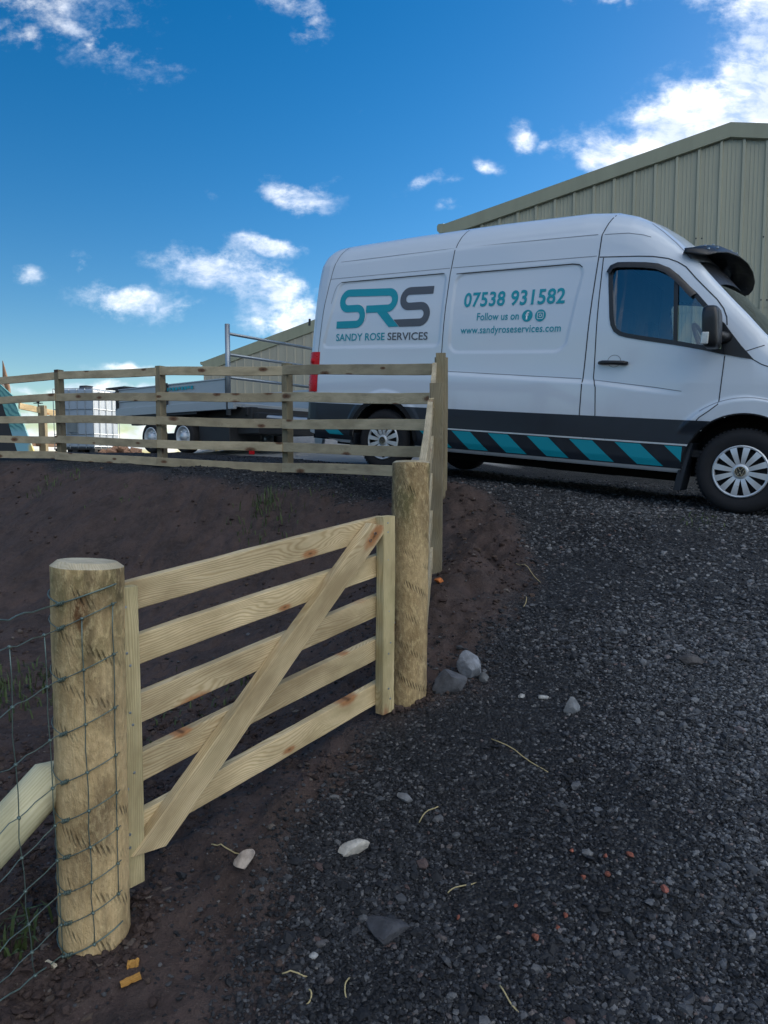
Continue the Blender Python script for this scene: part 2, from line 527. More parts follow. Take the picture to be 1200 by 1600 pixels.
# ------------------------------------------------------------------ terrain heights
CTRL = np.array([
    # x, y(depth), z relative to the eye
    (-.85, 1.95, -1.41), (-2, 1.4, -1.42), (-2, 3, -1.42), (-3.6, 3.4, -1.42), (-4.4, 5.2, -1.38), (-6, 4, -1.4), (-7, 1, -1.4),
    (0.02, 3.05, -1.085), (-.42, 2.5, -1.25), (-.9, 3.2, -1.33), (-.9, 4.2, -1.25),
    (0, 1.2, -1.50), (0, .2, -1.6), (2, .2, -1.5), (1, 1.2, -1.46), (.3, 2, -1.36), (1, 2, -1.31), (2, 2, -1.29), (3.6, 2, -1.22), (.8, 3, -1.07), (1.6, 3, -1.04), (2.6, 3, -1.0),
    (.30, 4.5, -.75), (.7, 4.6, -.76), (1.2, 4.6, -.70), (2.5, 4.5, -.66), (4.5, 4.2, -.70), (.44, 6.0, -.34), (.85, 5.6, -.48), (1.4, 5.6, -.42),
    (2.85, 5.6, -.457), (3.7, 5.0, -.54), (-.07, 7.8, -.15), (1.4, 6.7, -.30), (4.0, 7.2, -.46), (1.1, 9.4, -.14), (2.6, 8.3, -.30), (5.5, 6, -.6),
    (-.1, 5.6, -.95), (-.05, 6.6, -.36), (-.55, 6.9, -.24),
    (-1.08, 7.4, -.17), (-2.7, 8.2, -.10), (-4.45, 9.4, 0.0), (-6.3, 10.5, .03),
    (-.9, 6.9, -.30), (-1.8, 7.4, -.22), (-2.9, 7.85, -.17), (-4.6, 9.0, -.08),
    (-1.0, 5.5, -1.12), (-2.0, 5.8, -1.25), (-3.2, 6.2, -1.30), (-5, 7.0, -1.30), (-1.6, 6.6, -.70), (-3.3, 7.1, -.70), (-5.2, 8.2, -.66),
    (-.5, 10, .0), (-2.2, 10, .05), (-3.5, 11.4, .08), (-6, 13, .05), (-9, 14, 0.0), (0, 12.2, .30), (-1.3, 13.3, .56), (-.5, 15, .75), (1.6, 13.2, .3), (-3.3, 13.5, .10), (-4.6, 15, .10), (5, 11.2, -.25), (8, 9.5, -.5), (10, 4, -.8),
])


def tps_fit(P):
    n = len(P)
    d = np.hypot(P[:, None, 0] - P[None, :, 0], P[:, None, 1] - P[None, :, 1])
    K = np.where(d > 0, d * d * np.log(d + 1e-9), 0) + np.eye(n) * .02
    A = np.zeros((n + 3, n + 3))
    A[:n, :n] = K
    A[:n, n] = 1; A[:n, n + 1:] = P[:, :2]
    A[n, :n] = 1; A[n + 1:, :n] = P[:, :2].T
    return np.linalg.solve(A, np.r_[P[:, 2], 0, 0, 0])


TW = tps_fit(CTRL)


def vnoise(x, y, seed=0):
    """value noise on arrays"""
    r = np.random.default_rng(seed).random((256, 256))
    xi = np.floor(x).astype(int); yi = np.floor(y).astype(int)
    fx = x - xi; fy = y - yi
    fx = fx * fx * (3 - 2 * fx); fy = fy * fy * (3 - 2 * fy)
    g = lambda a, b: r[a & 255, b & 255]
    return (g(xi, yi) * (1 - fx) * (1 - fy) + g(xi + 1, yi) * fx * (1 - fy) + g(xi, yi + 1) * (1 - fx) * fy + g(xi + 1, yi + 1) * fx * fy) - .5


def fbm(x, y, f, octv, seed=0, gain=.5):
    s = 0; a = 1.
    for k in range(octv):
        s = s + a * vnoise(x * f + 13.1 * k, y * f - 7.7 * k, seed + k)
        f *= 2; a *= gain
    return s


# outline of the bare soil (everything else near by is gravel)
SOIL = np.array([(-.34, .3), (-.34, 1.75), (-.28, 2.3), (0.0, 2.68), (.22, 2.94), (.36, 3.15), (.60, 3.78), (.95, 4.5), (1.06, 5.1), (.98, 5.8), (.70, 6.35), (.42, 6.3),
                 (-.3, 6.55), (-1.0, 6.95), (-2.0, 7.45), (-3.0, 7.95), (-4.6, 9.1), (-6.5, 10.3), (-9, 11.5), (-16, 12), (-16, -3), (-.5, -3)])


def soil_sd(x, y):
    """signed distance to the soil outline, positive inside"""
    px, py = SOIL[:, 0], SOIL[:, 1]
    best = np.full(x.shape, 1e9)
    inside = np.zeros(x.shape, bool)
    n = len(px)
    for i in range(n):
        x0, y0, x1, y1 = px[i], py[i], px[(i + 1) % n], py[(i + 1) % n]
        dx, dy = x1 - x0, y1 - y0
        tt = np.clip(((x - x0) * dx + (y - y0) * dy) / (dx * dx + dy * dy), 0, 1)
        best = np.minimum(best, np.hypot(x - x0 - tt * dx, y - y0 - tt * dy))
        cond = (y0 > y) != (y1 > y)
        xi = x0 + (y - y0) * dx / (dy if dy else 1e-9)
        inside ^= cond & (x < xi)
    return np.where(inside, best, -best)


def soil_mask(x, y):
    sd = soil_sd(x, y) + .22 * fbm(x, y, 2.2, 4, 31) + .06 * fbm(x, y, 14, 3, 35)
    return np.clip(sd / .22 + .5, 0, 1)


VAN_T = np.array([2.84497153, 5.60051186, -0.45726721])
VAN_R = np.array([[-0.79230499, 0.60668713, 0.06468018], [0.60437252, 0.79493534, -0.05302514], [0.08358623, 0.00292116, 0.99649627]])


def concrete_mask(x, y):
    d = (x - VAN_T[0]) * VAN_R[0, 1] + (y - VAN_T[1]) * VAN_R[1, 1]       # across the van
    l = (x - VAN_T[0]) * VAN_R[0, 0] + (y - VAN_T[1]) * VAN_R[1, 0]       # along it, rearwards
    n1, n2 = .3 * fbm(x, y, 1.2, 3, 51), .3 * fbm(x, y, 1.5, 3, 52)
    m = np.clip((d - 2.9 + n1) / .25, 0, 1) * np.clip((l - 3.5 + n2) / .4, 0, 1)
    m = np.maximum(m, np.clip((d - .35 + n1) / .25, 0, 1) * np.clip((l - 4.55 + n2) / .3, 0, 1))
    m *= np.clip((x + 7 + n1 * 3) / .5, 0, 1)
    return m * np.clip((24 - y) / 2., 0, 1)


def ground(x, y, detail=True):
    x = np.asarray(x, float); y = np.asarray(y, float)
    shp = x.shape
    x = x.ravel(); y = y.ravel()
    xc = np.clip(x, -8, 9.5); yc = np.clip(y, .0, 15.5)
    z = np.full(x.shape, TW[-3]) + TW[-2] * xc + TW[-1] * yc
    for (a, b, _), wt in zip(CTRL, TW[:-3]):
        d2 = (xc - a) ** 2 + (yc - b) ** 2
        z += wt * .5 * d2 * np.log(d2 + 1e-12)
    out = np.hypot(x - xc, y - yc)
    far = np.clip(out / 25., 0, 1); far = far * far * (3 - 2 * far)
    z = z * (1 - far) + (-1.0 - 3.5 * np.clip(out / 300., 0, 1)) * far
    if detail:
        s = soil_mask(x, y)
        near = np.clip(1 - out / 3., 0, 1)
        calm = np.ones(x.shape)
        for (bx, by) in ((-.80, 1.93), (.10, 3.03), (.32, 4.42)):
            calm *= 1 - .85 * np.exp(-((x - bx) ** 2 + (y - by) ** 2) / .03)
        cm = concrete_mask(x, y)
        clod = .055 * fbm(x, y, 1.7, 2, 1) + .075 * np.abs(fbm(x, y, 5.0, 3, 4)) + .030 * fbm(x, y, 20, 3, 9, .6)
        grav = .035 * fbm(x, y, 1.3, 2, 14) + .014 * fbm(x, y, 16, 2, 18)
        z += near * calm * (1 - cm) * (s * clod + (1 - s) * grav)
        for (bx, by) in ((-.80, 1.93), (.10, 3.03)):
            z += near * .02 * np.exp(-((x - bx) ** 2 + (y - by) ** 2) / .035) * (1 + 1.2 * fbm(x, y, 18, 2, 77))
        # loose spoil heaped at the soil edge beside the fence
        z += near * .06 * np.exp(-((soil_sd(x, y) - .25) / .22) ** 2) * np.clip((y - 3.6) / .6, 0, 1) * np.clip((6.3 - y) / .5, 0, 1) * (1 + 2 * fbm(x, y, 4, 3, 22))
    return (z + H).reshape(shp)


def gz(x, y):
    return float(ground(np.array([x]), np.array([y]))[0])


def axis(lo, hi, step, segs):
    a = list(np.arange(lo, hi + 1e-6, step))
    for (end, st) in segs[0]:
        while a[0] > end: a.insert(0, a[0] - st)
    for (end, st) in segs[1]:
        while a[-1] < end: a.append(a[-1] + st)
    return np.array(a)


gx = axis(-2.4, 2.6, .022, ([(-6, .06), (-12, .25), (-40, 2), (-300, 25), (-3200, 400)], [(4, .05), (12, .25), (40, 2), (300, 25), (3200, 400)]))
gy = axis(1.2, 6.6, .022, ([(0, .1), (-6, .4), (-40, 3), (-300, 25), (-3200, 400)], [(11, .05), (16, .25), (40, 2), (300, 25), (3400, 400)]))
GX, GY = np.meshgrid(gx, gy)
GZ = ground(GX, GY)
nv = GX.size
nx, ny = len(gx), len(gy)
idx = np.arange(nv).reshape(ny, nx)
quads = np.stack([idx[:-1, :-1], idx[:-1, 1:], idx[1:, 1:], idx[1:, :-1]], -1).reshape(-1, 4)


def fast_mesh(name, V, F, smooth=True):
    me = bpy.data.meshes.new(name)
    k = F.shape[1]
    me.vertices.add(len(V)); me.vertices.foreach_set('co', np.ascontiguousarray(V, np.float32).ravel())
    me.loops.add(F.size); me.loops.foreach_set('vertex_index', np.ascontiguousarray(F, np.int32).ravel())
    me.polygons.add(len(F)); me.polygons.foreach_set('loop_start', np.arange(0, F.size, k, dtype=np.int32))
    me.polygons.foreach_set('use_smooth', np.full(len(F), smooth))
    me.update(calc_edges=True)
    me.validate()
    return me


gm = fast_mesh('ground', np.stack([GX, GY, GZ], -1).reshape(-1, 3), quads)
for nm, arr in (('soil', soil_mask(GX, GY)), ('concrete', concrete_mask(GX, GY))):
    at_ = gm.attributes.new(nm, 'FLOAT', 'POINT')
    at_.data.foreach_set('value', np.ascontiguousarray(arr, np.float32).ravel())
ground_o = bpy.data.objects.new('ground', gm)
COL.objects.link(ground_o)
ground_o['kind'] = 'structure'


def ground_material():
    m, t, b = material('soil_gravel_and_field')
    o = t.new('ShaderNodeTexCoord').outputs['Object']
    A = lambda n: t.new('ShaderNodeAttribute', attribute_name=n).outputs['Fac']
    soil, conc = A('soil'), A('concrete')
    # soil
    n1 = t.noise(o, 3.0, 6, .6); n2 = t.noise(o, 24., 6, .65); n3 = t.noise(o, 110., 3, .6)
    sc = t.mix(t.maprange(n1, .3, .7), (.076, .051, .045), (.034, .0245, .023))
    sc = t.mix(t.maprange(n2, .35, .7, 0, .6), sc, (.086, .062, .053))
    sc = t.mix(t.maprange(n3, .62, .72, 0, .6), sc, (.15, .125, .11))
    sc = t.mix(t.maprange(t.noise(o, 9., 5, .7), .50, .68, 0, .6), sc, (.026, .019, .018))
    sh = t.math('ADD', t.math('MULTIPLY', n2, .7), t.math('MULTIPLY', n3, .25))
    # gravel
    v1 = t.new('ShaderNodeTexVoronoi'); t.put(v1.inputs['Vector'], o); v1.inputs['Scale'].default_value = 75.
    v2 = t.new('ShaderNodeTexVoronoi'); t.put(v2.inputs['Vector'], o); v2.inputs['Scale'].default_value = 32.
    cs = t.new('ShaderNodeSeparateColor'); t.l.new(v1.outputs['Color'], cs.inputs[0])
    gc = t.ramp(cs.outputs[0], [(0, (.006, .007, .009)), (.6, (.014, .015, .018)), (.85, (.030, .032, .036)), (.95, (.085, .087, .09)), (1., (.17, .17, .17))])
    gc = t.mix(t.maprange(n1, .4, .65, 0, .45), gc, (.018, .018, .02))
    gs3 = t.new('ShaderNodeSeparateXYZ'); t.l.new(o, gs3.inputs[0])
    pale = t.math('MULTIPLY', t.maprange(gs3.outputs[0], .4, 2.4), t.maprange(t.noise(o, 1.1, 4, .6), .35, .65))
    gc = t.mix(t.math('MULTIPLY', pale, .35), gc, (.06, .061, .063))
    gh = t.math('SUBTRACT', 1., t.math('ADD', t.math('MULTIPLY', v1.outputs['Distance'], .6), t.math('MULTIPLY', v2.outputs['Distance'], .5)))
    # concrete pad, weathered and dusty
    cc = t.mix(t.noise(o, 1.5, 6, .65), (.36, .35, .33), (.52, .50, .46))
    c = t.mix(soil, gc, sc)
    c = t.mix(conc, c, cc)
    # fields far off
    s3 = t.new('ShaderNodeSeparateXYZ'); t.l.new(o, s3.inputs[0])
    dist = t.vmath('LENGTH', o, out=1)
    fc = t.mix(t.noise(o, .02, 4, .6), (.10, .12, .045), (.16, .14, .07))
    straw = t.mix(t.noise(o, 1.6, 5, .6), (.36, .33, .25), (.22, .20, .16))
    yard = t.math('MULTIPLY', t.maprange(s3.outputs[1], 12.6, 14.5), t.maprange(dist, 45, 60, 1, 0))
    c = t.mix(t.math('MULTIPLY', yard, t.math('SUBTRACT', 1., conc)), c, straw)
    c = t.mix(t.maprange(dist, 30, 60), c, fc)
    h = t.mix(soil, gh, sh)
    t.put(b.inputs['Base Color'], c)
    t.put(b.inputs['Roughness'], t.math('MULTIPLY_ADD', soil, .12, .78))
    b.inputs['Specular IOR Level'].default_value = .35
    t.put(b.inputs['Normal'], t.bump(h, 1.0, .028))
    return m


gm.materials.append(ground_material())

# low hills all round the far side of the valley, behind the camera
ha = np.linspace(math.radians(150), math.radians(390), 121)
v, f = [], []
for i, a in enumerate(ha):
    e = min(1, min(i, 120 - i) / 18)
    hgt = 1.7 * (52 + 22 * math.sin(a * 5) + 12 * math.sin(a * 13 + 1) + 5 * math.sin(a * 37)) * e
    for rr, k in ((420, 0), (470, .55), (540, .85), (640, 1.), (900, .6), (1300, 0)):
        v.append((math.cos(a) * rr, math.sin(a) * rr, -4 + hgt * k + 3 * math.sin(a * 60 + rr)*k))
for i in range(120):
    for k in range(5): f.append((i * 6 + k, i * 6 + k + 1, i * 6 + 7 + k, i * 6 + 6 + k))
hl = mesh_obj('hills', v, f, simple('hill_scrub', (.055, .06, .032), .95, var=.5, scale=.02), smooth=True)
hl['kind'] = 'structure'

# ------------------------------------------------------------------ barn
GU = Vector((math.cos(math.radians(22)), -math.sin(math.radians(22)), 0))     # along the gable, towards the right and nearer
GN = Vector((math.sin(math.radians(22)), math.cos(math.radians(22)), 0))      # away from the camera


def barn(name, origin, half, eave, ridge, base, pitch, depth, mats, label, shade_extra=0., fascia=.23, rib=True):
    """gable in the GU direction starting at origin's left corner; heights are world z"""
    wall_m, trim_m, roof_m = mats
    root = empty(name, (origin.x, origin.y, base), label, 'barn')
    L = 2 * half + shade_extra
    top = lambda a: eave + (ridge - eave) * (1 - abs(a - half) / half) if a <= 2 * half else eave - (a - 2 * half) * .05
    W = lambda a, n, z: GU * a + GN * n + Vector((0, 0, z - base))
    # profiled cladding: list of (along, out)
    prof = []
    a = 0.0
    while a < L - 1e-6:
        if rib:
            prof += [(a, 0), (a + .014, .034), (a + .052, .034), (a + .066, 0)]
            for q in (.125, .185, .245):
                prof += [(a + q, 0), (a + q + .006, .007), (a + q + .016, .007), (a + q + .022, 0)]
        else:
            prof += [(a, 0), (a + .03, .03), (a + .09, .03), (a + .12, 0)]
        a += pitch
    prof += [(L, 0)]
    prof = [p for p in prof if p[0] <= L]
    if half not in [p[0] for p in prof]: prof = sorted(prof + [(half, 0.0)])
    lap = base + (eave - base) * .60
    mb = MB()
    for (z0, z1, dn) in ((base - .4, lap + .0, 0.0), (lap - .02, None, -.006)):
        v, f = [], []
        for (al, out) in prof:
            v += [W(al, -out + dn, z0), W(al, -out + dn, (top(al) if z1 is None else z1))]
        for i in range(len(prof) - 1):
            f.append((2 * i, 2 * i + 2, 2 * i + 3, 2 * i + 1))
        mb.add(v, f)
    mb.build('gable_wall', wall_m, root)
    mb = MB()
    for al in (0., L):
        mb.add([W(al, 0, base - .4), W(al, depth, base - .4), W(al, depth, top(al)), W(al, 0, top(al))], [(0, 1, 2, 3)])
    mb.add([W(0, depth, base - .4), W(L, depth, base - .4), W(L, depth, eave), W(half, depth, ridge), W(0, depth, eave)], [(0, 1, 2, 3, 4)])
    mb.build('side_wall', wall_m, root)
    mb = MB()
    for (a0, a1) in ((-.1, half), (half, 2 * half), (2 * half, L + .1)):
        if a1 - a0 < .15 and shade_extra == 0: a1 = 2 * half + .1
        z0 = top(max(a0, 0)) - (.02 if a0 < 0 else 0); z1 = top(min(a1, L))
        mb.add([W(a0, -.05, z0 + .06), W(a1, -.05, z1 + .06), W(a1, depth + .05, z1 + .06), W(a0, depth + .05, z0 + .06),
                W(a0, -.05, z0 + .02), W(a1, -.05, z1 + .02), W(a1, depth + .05, z1 + .02), W(a0, depth + .05, z0 + .02)],
               [(0, 1, 2, 3), (4, 7, 6, 5), (0, 4, 5, 1), (1, 5, 6, 2), (2, 6, 7, 3), (3, 7, 4, 0)])
    mb.build('roof', roof_m, root)
    # barge flashing along both slopes
    mb = MB()
    for (a0, a1) in ((-.02, half), (half, L)):
        pts = [a0] + ([2 * half] if a0 >= half and shade_extra else []) + [a1]
        for b0, b1 in zip(pts[:-1], pts[1:]):
            t0, t1 = top(max(b0, 0)) + .085, top(b1) + .085
            mb.add([W(b0, -.075, t0), W(b1, -.075, t1), W(b1, -.075, t1 - fascia), W(b0, -.075, t0 - fascia),
                    W(b0, .12, t0 + .002), W(b1, .12, t1 + .002), W(b1, -.037, t1 - fascia - .012), W(b0, -.037, t0 - fascia - .012)],
                   [(0, 1, 2, 3), (0, 4, 5, 1), (3, 2, 6, 7)])
    mb.build('barge_flashing', trim_m, root)
    # gutter end and downpipe at the left eave
    mb = MB()
    ring = [(-.02, .09), (-.13, .09), (-.155, .05), (-.15, -.03), (-.11, -.075), (-.02, -.075)]
    v = [W(x, n, eave + z) for n in (-.09, depth + .1) for (x, z) in ring]
    k = len(ring)
    mb.add(v, [(i, (i + 1) % k, k + (i + 1) % k, k + i) for i in range(k)] + [tuple(range(k)), tuple(range(k, 2 * k))])
    mb.build('gutter', trim_m, root)
    return root, W, top


b_left = at(697, 352, 13.15)
barn_r, BW, btop = barn('steel_barn', Vector((b_left.x, b_left.y, 0)), 4.82, 4.35 + H, 5.36 + H, -.3 + H, .3333, 16.,
                        (M_CLAD, M_FASCIA, M_ROOF), 'large olive green steel clad barn gable standing behind the white van', shade_extra=8.0)  # unseen extra length on the right, added so the barn shades the foreground
mb = MB()
for zz in (2.62, 3.62):
    for al in np.arange(.34, 9.5, 1.0):
        for da in (0, .09):
            c = BW(al + .02 + da, -.036 if da == 0 else -.002, zz + H - .0 + .05 * math.sin(al * 9))
            mb.lathe([(0, -.010), (.013, -.009), (.013, .004)], 8, Matrix.Translation(c) @ GN.to_track_quat('Y', 'Z').to_matrix().to_4x4())
fx = mb.build('fixing_screws', M_PLASTIC, barn_r)
fx['kind'] = 'stuff'

fb = at(318, 568, 37)
fb2 = at(482, 522, 35)
far_r, FW, ftop = barn('steel_barn', Vector((fb.x, fb.y, 0)), 9.0, fb.z - .0, fb.z + 2.3, H - .2, .5, 20.,
                       (M_BEIGE, M_FASCIA, M_ROOF), 'distant beige barn with olive roof edge seen between trailer rack and van', fascia=.55, rib=False)

# ------------------------------------------------------------------ boards, posts
def board(name, parent, p0, p1, h, t, mat, up=Vector((0, 0, 1)), bev=.003, warp=.002, cut=(0, 0), nseg=None):
    """plank from p0 to p1 (axis centre), h along up, t across; local x runs along it"""
    p0, p1 = Vector(p0), Vector(p1)
    x = (p1 - p0); L = x.length; x.normalize()
    z = (up - x * up.dot(x)).normalized()
    y = z.cross(x)
    n = nseg or max(2, int(L / .12))
    v, f = [], []
    sd = random.random() * 100
    b = bev
    ring = [(-t / 2 + b, -h / 2), (t / 2 - b, -h / 2), (t / 2, -h / 2 + b), (t / 2, h / 2 - b), (t / 2 - b, h / 2), (-t / 2 + b, h / 2), (-t / 2, h / 2 - b), (-t / 2, -h / 2 + b)]
    for i in range(n + 1):
        q = i / n
        wy = warp * math.sin(sd + q * 3.1); wz = warp * math.sin(sd * 1.7 + q * 4.3)
        for (a, c) in ring:
            xe = L * q + (cut[0] * c if i == 0 else 0) + (cut[1] * c if i == n else 0)
            jit = .0006 * math.sin(sd + q * 37 + a * 300)
            v.append((xe, a + wy + jit, c + wz + jit))
    k = 8
    for i in range(n):
        for j in range(k):
            f.append((i * k + j, i * k + (j + 1) % k, (i + 1) * k + (j + 1) % k, (i + 1) * k + j))
    f.append(tuple(range(k))[::-1]); f.append(tuple(n * k + j for j in range(k)))
    o = mesh_obj(name, v, f, mat)
    M = Matrix.Identity(4)
    for i in range(3): M[i][0], M[i][1], M[i][2], M[i][3] = x[i], y[i], z[i], p0[i]
    if parent is not None:
        o.parent = parent
        M = Matrix.Translation(-parent.location) @ M
    o.matrix_local = M
    return o


def round_post(name, base, height, r, label, seed, lean=(0, 0), chamfer=.018, facets=0, taper=.97, bury=.25, group=None, sides=40):
    rn = random.Random(seed)
    n = sides
    v, f = [], []
    zs = list(np.linspace(-bury, height - chamfer, 60)) + [height]
    ph = [rn.random() * 6.28 for _ in range(8)]
    for i, z in enumerate(zs):
        rr = r * (1 + (taper - 1) * max(0, z) / height)
        if i == len(zs) - 1: rr -= chamfer * 1.2
        for k in range(n):
            a = 2 * math.pi * k / n
            q = rr * (1 + .012 * math.sin(2 * a + ph[0]) + .008 * math.sin(3 * a + ph[1] + z * 2) + .006 * math.sin(5 * z * 3 + ph[2] + a))
            q += .0022 * (mnoise.noise(Vector((math.cos(a) * 5 + seed, math.sin(a) * 5, z * 9))) + .7 * mnoise.noise(Vector((math.cos(a) * 14 + seed, math.sin(a) * 14, z * 40))))
            if i == len(zs) - 1 and facets: q *= 1 - .03 * abs(math.sin(a * facets / 2 + ph[3]))
            zz = z + (.006 * math.sin(a + ph[4]) if i >= len(zs) - 2 else 0)
            v.append((zz, q * math.cos(a), q * math.sin(a)))
    for i in range(len(zs) - 1):
        for k in range(n):
            k2 = (k + 1) % n
            f.append((i * n + k, i * n + k2, (i + 1) * n + k2, (i + 1) * n + k))
    nside = len(f)
    top0 = (len(zs) - 1) * n
    c0 = len(v)
    v.append((height + .002, 0, 0))
    for k in range(n): f.append((top0 + k, top0 + (k + 1) % n, c0))
    o = mesh_obj(name, v, f, M_LOG)
    o.data.materials.append(M_LOGEND)
    for i, p in enumerate(o.data.polygons):
        p.use_smooth = i < nside
        if i >= nside - n: p.material_index = 1
        if i >= nside - n: p.use_smooth = False
    R = Matrix(((0, 1, 0), (0, 0, 1), (1, 0, 0)))     # local x -> world z
    o.matrix_world = Matrix.Translation(base) @ Matrix.Rotation(lean[0], 4, 'Y') @ Matrix.Rotation(lean[1], 4, 'X') @ R.to_4x4()
    return tag(o, label, 'gate post', group)


# left post: axis at depth 2.0, right post: 3.08
LP = at_y(150, 1492, 1.93); LP_top = at_y(136, 876, 1.93)
lean_l = math.atan2(LP_top.x - LP.x, LP_top.z - LP.z)
post_l = round_post('gate_post', LP, LP_top.z - LP.z, .0965, 'stout round gate post wrapped in netting wire at the near end of the gate', 3, lean=(lean_l, 0), chamfer=.015, facets=9, taper=.99)
RP = at_y(637, 1098, 3.03); RP_top = at_y(642.5, 721, 3.03)
post_r = round_post('gate_post', RP, RP_top.z - RP.z, .083, 'bare round gate post at the far end of the gate beside two boulders', 11, lean=(math.atan2(RP_top.x - RP.x, RP_top.z - RP.z), 0), chamfer=.008, taper=.985)

# strut leaning on the left post from the left
S1 = at(103, 1192, 2.02); S0 = at(-150, 1470, 1.72)
mb = MB()
pts = [S0.lerp(S1, q) for q in np.linspace(0, 1, 14)]
mb = []
o = None
x = (S1 - S0); SL = x.length; x.normalize()
zax = (Vector((0, 0, 1)) - x * x.z).normalized(); yax = zax.cross(x)
v, f = [], []
n = 28
segs = 30
for i in range(segs + 1):
    q = i / segs
    for k in range(n):
        a = 2 * math.pi * k / n
        rr = .062 * (1 + .02 * math.sin(3 * a + q * 4))
        cy_, cz_ = rr * math.cos(a), rr * math.sin(a)
        if q > .90:      # bevelled end
            cz_ = cz_ * (1 - .45 * (q - .9) / .1) - .022 * (q - .9) / .1
            cy_ = cy_ * (1 - .25 * (q - .9) / .1)
        v.append((SL * q, cy_, cz_))
for i in range(segs):
    for k in range(n):
        f.append((i * n + k, i * n + (k + 1) % n, (i + 1) * n + (k + 1) % n, (i + 1) * n + k))
f.append(tuple(range(n))[::-1]); f.append(tuple(segs * n + k for k in range(n)))
strut = mesh_obj('strut', v, f, M_STRUT, smooth=True)
M = Matrix.Identity(4)
for i in range(3): M[i][0], M[i][1], M[i][2], M[i][3] = x[i], yax[i], zax[i], S0[i]
strut.matrix_world = M
auto_smooth(strut, 50)
tag(strut, 'pale round timber strut with a cut end leaning on the wire wrapped gate post', 'strut')

# ------------------------------------------------------------------ gate
GA = at_y(206, 1140, 2.02); GB = at_y(596, 960, 2.93)
gdir = Vector((GB.x - GA.x, GB.y - GA.y, 0)).normalized()
gnor = Vector((gdir.y, -gdir.x, 0))           # towards the camera side
gate = empty('field_gate', (GA.x, GA.y, gz(GA.x, GA.y)), 'small new pine gate of five rails with one diagonal brace between two round posts', 'gate')
zl = lambda v: at_y(206, v, 2.02).z
zr = lambda v: at_y(596, v, 2.93).z
rails = [((912, 957), (805, 841)), ((999, 1049), (861, 901)), ((1091, 1140), (924, 965)), ((1183, 1236), (990, 1030)), ((1275, 1325), (1060, 1101))]
for (a, b) in rails:
    p0 = Vector((GA.x, GA.y, (zl(a[0]) + zl(a[1])) / 2)) - gdir * .035 - gnor * .02
    p1 = Vector((GB.x, GB.y, (zr(b[0]) + zr(b[1])) / 2)) + gdir * .015 - gnor * .02
    board('rail', gate, p0, p1, .090, .036, M_NEW, bev=.003)
GS = GA - gdir * .028
board('stile', gate, Vector((GS.x, GS.y, zl(1372))) + gnor * .017, Vector((GS.x, GS.y, zl(914))) + gnor * .017, .080, .036, M_STILE, up=gdir)
board('stile', gate, Vector((GB.x, GB.y, zr(1110))) + gnor * .021, Vector((GB.x, GB.y, zr(806))) + gnor * .021, .078, .044, M_STILE, up=gdir)
d0 = Vector((GA.x, GA.y, zl(1322))) + gdir * .040 + gnor * .020
d1 = Vector((GB.x, GB.y, zr(818))) - gdir * .055 + gnor * .022
dd = (d1 - d0).normalized()
board('brace', gate, d0 - dd * .02, d1 + dd * .0, .089, .04, M_NEW, up=gnor.cross(dd), cut=(-.9, -.8))
# coach bolts and hinge pins
mb = MB()
for (pp, q) in ((d1, -.05), (d1, -.09)):
    mb.lathe([(0, -.004), (.006, -.004), (.006, .004)], 10, Matrix.Translation(pp + dd * q + gnor * .021 - gate.location) @ gnor.to_track_quat('Y', 'Z').to_matrix().to_4x4())
mb.build('screw', M_STEEL, gate)
for vv in (858, 905, 975):
    mb = MB()
    p = at(609, vv, 3.0) - gate.location
    mb.tube([p - gdir * .03, p + gdir * .05], .006, 8)
    mb.build('hinge_pin', M_STEEL, gate)

mb = MB()
gfr = Matrix.Identity(4)
for (a, b) in rails:
    for (vv, c, of) in ((a, Vector((GS.x, GS.y, 0)), .036), (b, Vector((GB.x, GB.y, 0)), .044)):
        zf = zl if c.x == GS.x else zr
        for q in (.3, .7):
            p = Vector((c.x, c.y, zf(vv[0] + (vv[1] - vv[0]) * q))) + gnor * of + gdir * random.uniform(-.012, .012)
            mb.lathe([(0, -.0015), (.0042, -.001), (.0045, .002)], 8, Matrix.Translation(p - gate.location) @ (-gnor).to_track_quat('Y', 'Z').to_matrix().to_4x4())
nl = mb.build('nail_heads', M_STEEL, gate)
nl['kind'] = 'stuff'

# ------------------------------------------------------------------ post-and-rail fences
# far run, turning along the yard edge
run_posts = [(690, 553, 760, 6.12), (443, 568, 745, 7.42), (246, 572, 732, 8.22), (88, 578, 720, 9.25), (-70, 590, 712, 10.2)]
F0 = at(682, 600, 6.05)
fence_l = empty('rail_fence', (F0.x, F0.y, gz(F0.x, F0.y)), 'long weathered five rail fence running left along the top of the soil bank', 'fence')
rail_v = [  # centre rows of the five rails at each post
    [576, 622, 665, 706, 737], [579, 621, 662, 699.5, 731], [580.5, 620, 657.5, 693, 722], [587.5, 621, 654.5, 687, 711.5], [600, 629, 657, 686, 708]]
fdir = []
pp = [at(u, 650, d) for (u, _, _, d) in run_posts]
pp[0] = at(678, 650, 6.0)
for i, (u, vt, vb, d) in enumerate(run_posts):
    if i == 0:
        c = at(682, 650, 6.06)
    else:
        c = pp[i]
    tang = (pp[min(i + 1, 4)] - pp[max(i - 1, 0)]); tang.z = 0; tang.normalize()
    nrm = Vector((-tang.y, tang.x, 0))
    if nrm.y < 0: nrm = -nrm
    c = c + nrm * .062
    zt = at(u, vt if i else 560, d).z
    board('post', fence_l, (c.x, c.y, gz(c.x, c.y) - .2), (c.x, c.y, zt), .095, .08, M_GREYPOST, up=nrm, bev=.004, nseg=8)
